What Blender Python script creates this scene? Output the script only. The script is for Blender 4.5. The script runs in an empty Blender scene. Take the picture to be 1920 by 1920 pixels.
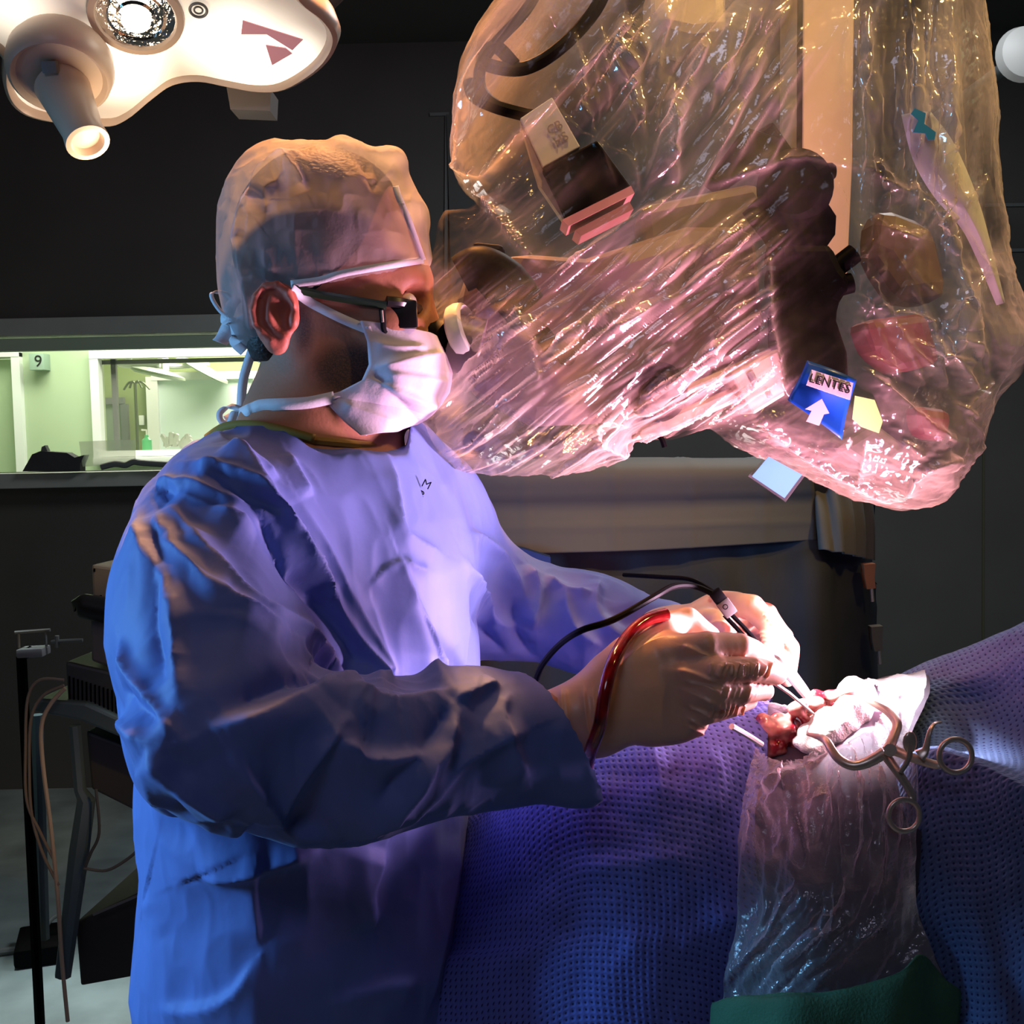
import bpy, bmesh, math, random
import numpy as np
from mathutils import Vector, Matrix, Euler
from mathutils.bvhtree import BVHTree
random.seed(7)
SC = bpy.context.scene
COL = SC.collection
PI = math.pi
# ---------------------------------------------------------------- camera
FOC = 2200.0
CAMZ = 1.45
PITCH = math.radians(-4.0)
ROLL = math.radians(-1.2)
cd = bpy.data.cameras.new('camera')
cd.sensor_width = 36.0
cd.lens = 36.0 * FOC / 1920.0
cd.clip_start = 0.02
cam = bpy.data.objects.new('camera', cd)
COL.objects.link(cam)
CM = Matrix.Translation((0, 0, CAMZ)) @ Matrix.Rotation(PI/2 + PITCH, 4, 'X') @ Matrix.Rotation(ROLL, 4, 'Z')
cam.matrix_world = CM
SC.camera = cam
# ---------------------------------------------------------------- world, exposure
w = bpy.data.worlds.new('world')
SC.world = w
w.use_nodes = True
w.node_tree.nodes['Background'].inputs[0].default_value = (0.55, 0.7, 1.0, 1)
w.node_tree.nodes['Background'].inputs[1].default_value = 0.025
SC.view_settings.view_transform = 'Standard'
SC.view_settings.look = 'None'
SC.view_settings.gamma = 1
SC.view_settings.use_curve_mapping = False
SC.view_settings.exposure = 0.0
SC.cycles.transparent_max_bounces = 24
SC.cycles.max_bounces = 8
SC.cycles.sample_clamp_indirect = 4.0
SC.cycles.use_denoising = True

def light(name, kind, loc, target, energy, color, size=0.1, spot=60, blend=0.5, size_y=None, spread=180):
    L = bpy.data.lights.new(name, kind)
    L.energy = energy
    L.color = color
    if kind == 'AREA':
        L.size = size
        if size_y:
            L.shape = 'RECTANGLE'; L.size_y = size_y
        else:
            L.shape = 'DISK'
        L.spread = math.radians(spread)
    else:
        L.shadow_soft_size = size
    if kind == 'SPOT':
        L.spot_size = math.radians(spot); L.spot_blend = blend
    o = bpy.data.objects.new(name, L)
    COL.objects.link(o)
    o.location = loc
    d = Vector(target) - Vector(loc)
    o.rotation_euler = d.to_track_quat('-Z', 'Y').to_euler()
    return o
# warm operating light overhead, then three spots added for hand and drape
light('warm_overhead_light', 'SPOT', (-0.16, 1.66, 2.60), (-0.20, 1.15, 1.60), 300, (1.0, 0.40, 0.12), 0.06, 34, 0.6)
light('warm_overhead_light', 'SPOT', (0.05, 1.30, 2.72), (0.05, 1.05, 1.2), 24, (1.0, 0.50, 0.24), 0.06, 40, 0.9)
light('warm_overhead_light', 'SPOT', (1.05, 0.55, 2.60), (0.44, 1.2, 1.80), 80, (1.0, 0.64, 0.20), 0.06, 40, 0.7)
light('warm_overhead_light', 'SPOT', (0.10, 0.75, 2.75), (0.14, 1.2, 1.88), 48, (1.0, 0.57, 0.17), 0.04, 34, 0.8)
# lamps added at the operating field stand in for its pinkish bounced light
light('field_bounce_light', 'AREA', (0.365, 1.09, 1.225), (0.02, 1.10, 1.48), 5.4, (1.0, 0.42, 0.56), 0.10)
light('field_bounce_light', 'SPOT', (0.37, 1.07, 1.24), (-0.14, 1.08, 1.35), 25.0, (1.0, 0.66, 0.98), 0.04, 74, 0.8)
light('field_bounce_light', 'SPOT', (0.36, 1.00, 1.25), (0.16, 1.14, 1.62), 25.0, (1.0, 0.38, 0.64), 0.03, 66, 0.9)
# microscope beam
light('microscope_beam', 'SPOT', (0.20, 1.10, 1.41), (0.318, 1.075, 1.18), 50, (1.0, 0.93, 0.95), 0.015, 37, 0.9)
# cool light from an unseen source on the left
light('cool_side_light', 'AREA', (-1.45, 0.88, 1.45), (-0.38, 1.02, 1.1), 6.5, (0.20, 0.55, 1.0), 0.35, spread=100)
# unseen fill light added behind the camera to lift the near sleeve
light('camera_fill_light', 'AREA', (-0.5, -0.9, 2.9), (-0.1, 1.0, 1.2), 7, (0.70, 0.72, 1.0), 0.8)
# the room beyond the window
light('corridor_light', 'AREA', (-2.0, 6.3, 2.55), (-2.0, 6.4, 0), 60, (0.93, 1.0, 0.86), 1.6, size_y=0.6)
light('far_room_light', 'AREA', (-1.8, 8.6, 2.55), (-1.8, 8.7, 0), 100, (0.95, 1.0, 0.9), 1.6, size_y=1.0)
# faint room light
light('room_light', 'AREA', (0.9, 2.6, 2.85), (0.8, 2.9, 0), 30, (0.9, 0.95, 1.0), 1.0)
light('floor_patch_light', 'SPOT', (-1.30, 2.6, 2.6), (-1.24, 2.85, 0), 200, (0.85, 1.0, 1.0), 0.08, 20, 0.9)

# ---------------------------------------------------------------- helpers
CP = np.array([0, 0, CAMZ])
RM = np.array(CM.to_3x3())
def ray(px, py):
    return RM @ np.array([(px-960)/FOC, (960-py)/FOC, -1.0])
def P(px, py, Y):
    """the point of the world plane y = Y seen at photo pixel (px, py)"""
    d = ray(px, py)
    return CP + d * (Y / d[1])
def PV(px, py, Y): return Vector(P(px, py, Y))
def PF(px, py, z=0.0):
    d = ray(px, py)
    return CP + d * ((z-CAMZ)/d[2])

def hsh(ix, iy, iz, seed):
    h = (ix*374761393 + iy*668265263 + iz*2147483647 + seed*144269) & 0xffffffff
    h = ((h ^ (h >> 13)) * 1274126177) & 0xffffffff
    h = h ^ (h >> 16)
    return (h & 0xffff) / 32768.0 - 1.0
def noise(p, seed=0):
    p = np.asarray(p, float)
    i = np.floor(p).astype(np.int64); f = p - i
    u = f*f*f*(f*(f*6-15)+10)
    r = 0
    for dx in (0, 1):
        for dy in (0, 1):
            for dz in (0, 1):
                wgt = (u[:, 0] if dx else 1-u[:, 0])*(u[:, 1] if dy else 1-u[:, 1])*(u[:, 2] if dz else 1-u[:, 2])
                r = r + wgt*hsh(i[:, 0]+dx, i[:, 1]+dy, i[:, 2]+dz, seed)
    return r
def fbm(p, o=3, seed=0):
    r = 0; a = 1; q = np.asarray(p, float)
    for k in range(o):
        r = r + a*noise(q, seed+k*17); q = q*2.03+5.1; a *= 0.5
    return r
def ridged(p, o=2, seed=0):
    r = 0; a = 1; q = np.asarray(p, float)
    for k in range(o):
        r = r + a*(1-2*np.abs(noise(q, seed+k*31))); q = q*2.1+3.7; a *= 0.5
    return r

ORG = {}
def link_mesh(name, V, F, mat, parent=None, smooth=True, org=None, uv=None):
    V = np.asarray(V, float)
    root = parent
    if parent is not None:
        o0 = np.array(ORG[parent.name])
    elif org is not None:
        o0 = np.array(org, float)
    else:
        o0 = np.array([V[:, 0].mean(), V[:, 1].mean(), V[:, 2].min()])
    me = bpy.data.meshes.new(name)
    me.from_pydata((V-o0).tolist(), [], [tuple(int(i) for i in f) for f in F])
    me.validate()
    if smooth:
        me.polygons.foreach_set('use_smooth', [True]*len(me.polygons))
    if mat: me.materials.append(mat)
    if uv is not None:
        ul = me.uv_layers.new(name='UVMap')
        li = np.empty(len(me.loops), np.int32); me.loops.foreach_get('vertex_index', li)
        ul.data.foreach_set('uv', np.asarray(uv, np.float32)[li].ravel())
    me.update()
    o = bpy.data.objects.new(name, me)
    COL.objects.link(o)
    if parent is None:
        o.location = o0
    else:
        o.parent = parent
    ORG[o.name] = tuple(o0)
    return o
def tag(o, label=None, cat=None, group=None, kind=None):
    if label: o['label'] = label
    if cat: o['category'] = cat
    if group: o['group'] = group
    if kind: o['kind'] = kind
    return o
def thing(name, label, cat, loc, group=None):
    o = bpy.data.objects.new(name, None)
    o.empty_display_size = 0.05
    COL.objects.link(o)
    o.location = loc
    ORG[o.name] = tuple(loc)
    return tag(o, label, cat, group)
def solid(o, t, off=0):
    m = o.modifiers.new('thickness', 'SOLIDIFY'); m.thickness = t; m.offset = off; return o
def subd(o, n=1):
    m = o.modifiers.new('smooth', 'SUBSURF'); m.levels = n; m.render_levels = n; return o

class MB:
    """collects verts and faces for one mesh"""
    def __init__(s): s.V = []; s.F = []
    def add(s, V, F):
        n = len(s.V); s.V += [tuple(v) for v in V]; s.F += [tuple(i+n for i in f) for f in F]; return s
    def box(s, c, size, rot=None, bev=0.0):
        bm = bmesh.new(); bmesh.ops.create_cube(bm, size=1)
        bmesh.ops.scale(bm, vec=size, verts=bm.verts)
        if bev: bmesh.ops.bevel(bm, geom=bm.edges[:], offset=bev, segments=2, affect='EDGES', profile=0.6)
        R = (Euler(rot).to_matrix() if rot is not None and not isinstance(rot, Matrix) else rot)
        bm.verts.ensure_lookup_table()
        V = [((R @ v.co) if R else v.co) + Vector(c) for v in bm.verts]
        F = [[v.index for v in f.verts] for f in bm.faces]
        bm.free(); return s.add(V, F)
    def tube(s, pts, r, seg=10, sm=True, cap=True, flat=1.0):
        pts = [Vector(p) for p in pts]
        rs = list(r) if hasattr(r, '__len__') else [r]*len(pts)
        if sm and len(pts) > 2: pts, rs = spline(pts, rs, 6)
        n = len(pts); V = []; F = []
        t = (pts[1]-pts[0]).normalized()
        u = t.orthogonal().normalized()
        for i, p in enumerate(pts):
            t = (pts[min(i+1, n-1)]-pts[max(i-1, 0)]).normalized()
            u = (u - t*u.dot(t)).normalized(); b = t.cross(u)
            for k in range(seg):
                a = 2*PI*k/seg
                V.append(p + u*(math.cos(a)*rs[i]) + b*(math.sin(a)*rs[i]*flat))
        for i in range(n-1):
            for k in range(seg):
                F.append((i*seg+k, i*seg+(k+1) % seg, (i+1)*seg+(k+1) % seg, (i+1)*seg+k))
        if cap:
            F.append(tuple(range(seg))[::-1]); F.append(tuple((n-1)*seg+k for k in range(seg)))
        return s.add(V, F)
    def lathe(s, a, b, prof, seg=32, cap=True):
        """profile = (distance along a->b in metres, radius)"""
        a = Vector(a); t = (Vector(b)-a).normalized(); u = t.orthogonal().normalized(); v = t.cross(u)
        V = []; F = []; n = len(prof)
        for (h, r) in prof:
            for k in range(seg):
                q = 2*PI*k/seg
                V.append(a+t*h+u*(math.cos(q)*r)+v*(math.sin(q)*r))
        for i in range(n-1):
            for k in range(seg):
                F.append((i*seg+k, i*seg+(k+1) % seg, (i+1)*seg+(k+1) % seg, (i+1)*seg+k))
        if cap:
            F.append(tuple(range(seg))[::-1]); F.append(tuple((n-1)*seg+k for k in range(seg)))
        return s.add(V, F)
    def prism(s, front, vec, bev=False):
        """polygon (list of 3D points) extruded along vec"""
        n = len(front); vec = Vector(vec)
        V = [Vector(p) for p in front] + [Vector(p)+vec for p in front]
        F = [tuple(range(n)), tuple(range(n, 2*n))[::-1]]
        for i in range(n):
            j = (i+1) % n; F.append((i, i+n, j+n, j))
        return s.add(V, F)
    def torus(s, c, nrm, R, r, seg=32, ss=10, flat=1.0):
        c = Vector(c); t = Vector(nrm).normalized(); u = t.orthogonal().normalized(); v = t.cross(u); V = []; F = []
        for i in range(seg):
            a = 2*PI*i/seg; d = u*math.cos(a)+v*math.sin(a)
            for k in range(ss):
                b = 2*PI*k/ss
                V.append(c+d*(R+r*math.cos(b))+t*(r*flat*math.sin(b)))
        for i in range(seg):
            for k in range(ss):
                F.append((i*ss+k, i*ss+(k+1) % ss, ((i+1) % seg)*ss+(k+1) % ss, ((i+1) % seg)*ss+k))
        return s.add(V, F)
    def ball(s, c, r, seg=16):
        c = Vector(c); r = Vector(r) if hasattr(r, '__len__') else Vector((r, r, r)); V = []; F = []; n = seg//2
        for i in range(n+1):
            a = PI*i/n
            for k in range(seg):
                b = 2*PI*k/seg
                V.append(c+Vector((r.x*math.sin(a)*math.cos(b), r.y*math.sin(a)*math.sin(b), r.z*math.cos(a))))
        for i in range(n):
            for k in range(seg):
                F.append((i*seg+k, (i+1)*seg+k, (i+1)*seg+(k+1) % seg, i*seg+(k+1) % seg))
        return s.add(V, F)
    def ribbon(s, pts, wid, wdir):
        pts = [Vector(p) for p in pts]; 
        ws = list(wid) if hasattr(wid, '__len__') else [wid]*len(pts)
        if len(pts) > 2: pts, ws = spline(pts, ws, 6)
        V = []; F = []; wd = Vector(wdir); n = len(pts)
        for i, p in enumerate(pts):
            t = (pts[min(i+1, n-1)]-pts[max(i-1, 0)]).normalized()
            x = wd - t*wd.dot(t)
            x = x.normalized() if x.length > 1e-4 else t.orthogonal().normalized()
            V += [p - x*ws[i]/2, p + x*ws[i]/2]
        for i in range(n-1): F.append((2*i, 2*i+1, 2*i+3, 2*i+2))
        return s.add(V, F)
    def obj(s, name, mat, parent=None, smooth=True, **k):
        o = link_mesh(name, s.V, s.F, mat, parent, smooth, **k)
        bm = bmesh.new(); bm.from_mesh(o.data); bmesh.ops.remove_doubles(bm, verts=bm.verts, dist=1e-6); bmesh.ops.recalc_face_normals(bm, faces=bm.faces); bm.to_mesh(o.data); bm.free()
        if smooth:
            try: o.data.set_sharp_from_angle(angle=math.radians(38))
            except Exception: pass
        return o
def spline(pts, rs, k):
    n = len(pts); out = []; ro = []
    for i in range(n-1):
        p0 = pts[max(i-1, 0)]; p1 = pts[i]; p2 = pts[i+1]; p3 = pts[min(i+2, n-1)]
        for j in range(k):
            t = j/k
            out.append(0.5*((2*p1)+(p2-p0)*t+(2*p0-5*p1+4*p2-p3)*t*t+(3*p1-p0-3*p2+p3)*t**3))
            ro.append(rs[i]*(1-t)+rs[i+1]*t)
    out.append(pts[-1]); ro.append(rs[-1]); return out, ro

def surfnet(V, xs, ys, zs):
    """naive surface nets on a rectilinear grid; inside is V<0"""
    S = V < 0
    c = S[:-1, :-1, :-1].astype(np.int8)
    for (a, b, d) in [(1,0,0),(0,1,0),(0,0,1),(1,1,0),(1,0,1),(0,1,1),(1,1,1)]:
        nx, ny, nz = S.shape
        c = c + S[a:nx-1+a, b:ny-1+b, d:nz-1+d]
    act = (c > 0) & (c < 8)
    idx = np.argwhere(act)
    ids = -np.ones(act.shape, np.int64); ids[act] = np.arange(len(idx))
    I, J, K = idx.T
    acc = np.zeros((len(idx), 3)); cnt = np.zeros(len(idx))
    G = [xs, ys, zs]
    corners = [(a, b, d) for a in (0, 1) for b in (0, 1) for d in (0, 1)]
    for p in corners:
        for ax in range(3):
            if p[ax] == 1: continue
            q = list(p); q[ax] = 1
            v0 = V[I+p[0], J+p[1], K+p[2]]; v1 = V[I+q[0], J+q[1], K+q[2]]
            m = (v0 < 0) != (v1 < 0)
            t = np.where(m, v0/np.where(m, v0-v1, 1), 0)
            c0 = np.stack([xs[I+p[0]], ys[J+p[1]], zs[K+p[2]]], 1)
            c1 = np.stack([xs[I+q[0]], ys[J+q[1]], zs[K+q[2]]], 1)
            acc += np.where(m[:, None], c0+(c1-c0)*t[:, None], 0); cnt += m
    vert = acc/cnt[:, None]
    faces = []
    for ax in range(3):
        A = [slice(None)]*3; B = [slice(None)]*3
        A[ax] = slice(0, -1); B[ax] = slice(1, None)
        ch = S[tuple(A)] != S[tuple(B)]
        e = np.argwhere(ch)
        o1, o2 = [(1, 2), (2, 0), (0, 1)][ax]
        ok = (e[:, o1] > 0) & (e[:, o2] > 0) & (e[:, o1] < S.shape[o1]-1) & (e[:, o2] < S.shape[o2]-1)
        e = e[ok]
        def at(d1, d2):
            x = e.copy(); x[:, o1] -= d1; x[:, o2] -= d2
            return ids[x[:, 0], x[:, 1], x[:, 2]]
        q = np.stack([at(1, 1), at(0, 1), at(0, 0), at(1, 0)], 1)
        fl = ~S[e[:, 0], e[:, 1], e[:, 2]]
        q[fl] = q[fl][:, ::-1]
        faces.append(q)
    return vert, np.concatenate(faces)
class SDF:
    def __init__(s, xs, ys, zs):
        s.x, s.y, s.z = [np.asarray(a, np.float32) for a in (xs, ys, zs)]
        s.V = np.full((len(xs), len(ys), len(zs)), 1.0, np.float32)
    def _blk(s, lo, hi):
        r = []
        for g, a, b in zip((s.x, s.y, s.z), lo, hi):
            i0 = max(0, np.searchsorted(g, a)-1); i1 = min(len(g), np.searchsorted(g, b)+1)
            r.append(slice(i0, max(i1, i0)))
        return tuple(r)
    def _put(s, b, d, k, sub):
        A = s.V[b]
        if A.size == 0: return
        if sub: d = -d; 
        if k > 0:
            sg = -1 if sub else 1
            a_, d_ = A*sg, d*sg
            h = np.clip(0.5+0.5*(d_-a_)/k, 0, 1)
            r = (d_*(1-h)+a_*h - k*h*(1-h))*sg
        else:
            r = np.maximum(A, d) if sub else np.minimum(A, d)
        s.V[b] = r
    def cap(s, a, b, r0, r1=None, k=0.01, sub=False, sc=(1, 1, 1), m=0.06):
        if r1 is None: r1 = r0
        a = np.array(a, float); b = np.array(b, float); sc = np.array(sc, float)
        R = max(r0, r1)*sc.max()+m+k
        bl = s._blk(np.minimum(a, b)-R, np.maximum(a, b)+R)
        X = s.x[bl[0]][:, None, None]; Y = s.y[bl[1]][None, :, None]; Z = s.z[bl[2]][None, None, :]
        px = (X-a[0])/sc[0]; py = (Y-a[1])/sc[1]; pz = (Z-a[2])/sc[2]
        d = (b-a)/sc; L = max((d**2).sum(), 1e-9)
        t = np.clip((px*d[0]+py*d[1]+pz*d[2])/L, 0, 1)
        D = np.sqrt((px-d[0]*t)**2+(py-d[1]*t)**2+(pz-d[2]*t)**2) - (r0+(r1-r0)*t)
        s._put(bl, (D*sc.min()).astype(np.float32), k, sub); return s
    def chain(s, pts, rs, k=0.004, **kw):
        for i in range(len(pts)-1):
            s.cap(pts[i], pts[i+1], rs[i], rs[i+1], k=(k if i == 0 else 0.001), **kw)
        return s
    def ell(s, c, r, rot=None, k=0.01, sub=False, m=0.06):
        c = np.array(c, float); r = np.array(r, float)
        R = r.max()+m+k
        bl = s._blk(c-R, c+R)
        X = s.x[bl[0]][:, None, None]-c[0]; Y = s.y[bl[1]][None, :, None]-c[1]; Z = s.z[bl[2]][None, None, :]-c[2]
        if rot is not None:
            M = np.array(Euler(rot).to_matrix().inverted())
            X, Y, Z = (M[i][0]*X+M[i][1]*Y+M[i][2]*Z for i in range(3))
        k0 = np.sqrt((X/r[0])**2+(Y/r[1])**2+(Z/r[2])**2)
        k1 = np.sqrt((X/r[0]**2)**2+(Y/r[1]**2)**2+(Z/r[2]**2)**2)+1e-9
        D = k0*(k0-1)/k1
        s._put(bl, D.astype(np.float32), k, sub); return s
    def plane(s, p, n):
        """cut away everything on the side n points to"""
        n = np.array(n, float); n /= np.linalg.norm(n); p = np.array(p, float)
        D = (s.x[:, None, None]-p[0])*n[0]+(s.y[None, :, None]-p[1])*n[1]+(s.z[None, None, :]-p[2])*n[2]
        s.V = np.maximum(s.V, D.astype(np.float32)); return s
    def mesh(s): return surfnet(s.V, s.x, s.y, s.z)
def open_cut(V, F, planes, tol):
    """drop the faces lying in the cut planes so the mesh is an open sheet"""
    on = np.zeros(len(V), bool)
    for p, n in planes:
        n = np.array(n, float); n /= np.linalg.norm(n)
        on |= np.abs((V-np.array(p)) @ n) < tol
    keep = ~(on[F].all(1))
    return compact(V, F[keep])
def compact(V, F):
    used = np.unique(F); mp = -np.ones(len(V), np.int64); mp[used] = np.arange(len(used))
    return V[used], mp[F]
def axis(segs):
    """segs: list of (start, end, step)"""
    out = []
    for a, b, st in segs:
        n = max(1, int(round((b-a)/st)))
        out += list(np.linspace(a, b, n, endpoint=False))
    out.append(segs[-1][1]); return np.array(out)
def vnormals(V, F):
    F = np.asarray(F); a = V[F[:, 0]]; b = V[F[:, 1]]; c = V[F[:, 2]]
    d = V[F[:, 3]] if F.shape[1] == 4 else c
    n = np.cross(c-a, d-b)
    N = np.zeros_like(V)
    for i in range(F.shape[1]): np.add.at(N, F[:, i], n)
    L = np.linalg.norm(N, axis=1); L[L == 0] = 1
    return N/L[:, None]
def relax(V, F, it=2, lam=0.5):
    F = np.asarray(F); k = F.shape[1]
    for _ in range(it):
        S = np.zeros_like(V); C = np.zeros(len(V))
        for i in range(k):
            a = F[:, i]; b = F[:, (i+1) % k]
            np.add.at(S, a, V[b]); np.add.at(C, a, 1); np.add.at(S, b, V[a]); np.add.at(C, b, 1)
        V = V+(S/np.maximum(C, 1)[:, None]-V)*lam
    return V
def refine(V, F):
    """Catmull-Clark once"""
    bm = bmesh.new()
    me = bpy.data.meshes.new('tmp'); me.from_pydata(V.tolist(), [], [tuple(int(i) for i in f) for f in F])
    o = bpy.data.objects.new('tmp', me); COL.objects.link(o); subd(o, 1)
    dg = bpy.context.evaluated_depsgraph_get(); ev = o.evaluated_get(dg).to_mesh()
    n = len(ev.vertices); A = np.empty(n*3); ev.vertices.foreach_get('co', A)
    m = len(ev.polygons); B = np.empty(m*4, np.int32); ev.loops.foreach_get('vertex_index', B)
    o.evaluated_get(dg).to_mesh_clear()
    bpy.data.objects.remove(o); bpy.data.meshes.remove(me); bm.free()
    return A.reshape(-1, 3), B.reshape(-1, 4).astype(np.int64)
def cast(bvh, px, py, Yd):
    d = ray(px, py)
    h = bvh.ray_cast(Vector(CP), Vector(d).normalized(), 20)
    return np.array(h[0]) if h[0] is not None else P(px, py, Yd)
FOLDW = {}
def folds(V, F, specs, Yd, N=None, front=True, pw=1.3):
    """raise pleats. spec: (pixel points of the photo, height, width on the right-hand side, width on the left-hand side of travel)"""
    bvh = BVHTree.FromPolygons(V.tolist(), [tuple(int(i) for i in f) for f in F])
    if N is None: N = vnormals(V, F)
    D = np.zeros(len(V))
    for sp in specs:
        pts, amp, w1, w2 = sp[:4]
        if len(pts) > 2:
            pp, _ = spline([Vector((a, b, 0)) for a, b in pts], [1]*len(pts), 3)
            pts = [(p.x, p.y) for p in pp]
        Q = np.array([cast(bvh, a, b, Yd) for a, b in pts])
        for i in range(1, len(Q)-1):                 # skip occasional misses
            if abs(Q[i, 1]-Q[i-1, 1]) > 0.12: Q[i] = P(pts[i][0], pts[i][1], Q[i-1, 1])
        lo = Q.min(0)-4*max(w1, w2); hi = Q.max(0)+4*max(w1, w2)
        sel = np.where(((V > lo) & (V < hi)).all(1))[0]
        if len(sel) == 0: continue
        S = V[sel]; best = np.full(len(sel), 9.0); sg = np.ones(len(sel)); tp = np.zeros(len(sel))
        L = np.linalg.norm(np.diff(Q, axis=0), axis=1); cum = np.concatenate([[0], np.cumsum(L)])
        for i in range(len(Q)-1):
            a = Q[i]; d = Q[i+1]-a; LL = (d**2).sum()+1e-12
            t = np.clip(((S-a) @ d)/LL, 0, 1); r = S-(a+t[:, None]*d); ds = np.linalg.norm(r, axis=1)
            m = ds < best; best[m] = ds[m]
            view = (a-CP)/np.linalg.norm(a-CP); side = np.cross(d, view)
            sg[m] = np.sign(r[m] @ side); tp[m] = (cum[i]+t[m]*L[i])/cum[-1]
        ww = np.where(sg > 0, w1, w2)
        prof = np.exp(-(best/ww)**pw)
        tap = np.clip(np.minimum(tp, 1-tp)*5+0.15, 0, 1)
        if front: tap = tap*np.clip(-N[sel] @ (np.array([0, 1.0, 0]))*3+0.6, 0, 1)
        D[sel] += amp*prof*tap
    FOLDW['last'] = D
    return V+N*D[:, None]

# ---------------------------------------------------------------- materials
def mat(name, col, rough=0.6, metal=0.0, spec=0.4, var=0.0, vscale=8.0, bump=0.0, bscale=60.0, emis=None, estr=0.0, trans=0.0, sss=0.0, sheen=0.0, coat=0.0):
    m = bpy.data.materials.new(name); m.use_nodes = True
    nt = m.node_tree; b = nt.nodes['Principled BSDF']
    b.inputs['Base Color'].default_value = (*col, 1)
    b.inputs['Roughness'].default_value = rough
    b.inputs['Metallic'].default_value = metal
    b.inputs['Specular IOR Level'].default_value = spec
    if trans: b.inputs['Transmission Weight'].default_value = trans
    if sss:
        b.inputs['Subsurface Weight'].default_value = sss
        b.inputs['Subsurface Radius'].default_value = (0.012, 0.005, 0.003); b.inputs['Subsurface Scale'].default_value = 1.0
    if coat: b.inputs['Coat Weight'].default_value = coat
    if emis: b.inputs['Emission Color'].default_value = (*emis, 1); b.inputs['Emission Strength'].default_value = estr
    tc = nt.nodes.new('ShaderNodeTexCoord')
    if var:
        n = nt.nodes.new('ShaderNodeTexNoise'); n.inputs['Scale'].default_value = vscale; n.inputs['Detail'].default_value = 5
        nt.links.new(tc.outputs['Object'], n.inputs['Vector'])
        r = nt.nodes.new('ShaderNodeMapRange'); r.inputs['From Min'].default_value = 0.3; r.inputs['From Max'].default_value = 0.7
        r.inputs['To Min'].default_value = 1-var; r.inputs['To Max'].default_value = 1+var
        nt.links.new(n.outputs['Fac'], r.inputs['Value'])
        x = nt.nodes.new('ShaderNodeVectorMath'); x.operation = 'SCALE'; x.inputs[0].default_value = col
        nt.links.new(r.outputs['Result'], x.inputs['Scale']); nt.links.new(x.outputs[0], b.inputs['Base Color'])
    if bump:
        n = nt.nodes.new('ShaderNodeTexNoise'); n.inputs['Scale'].default_value = bscale; n.inputs['Detail'].default_value = 4
        nt.links.new(tc.outputs['Object'], n.inputs['Vector'])
        u = nt.nodes.new('ShaderNodeBump'); u.inputs['Strength'].default_value = bump; u.inputs['Distance'].default_value = 0.002
        nt.links.new(n.outputs['Fac'], u.inputs['Height']); nt.links.new(u.outputs[0], b.inputs['Normal'])
    return m
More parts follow.
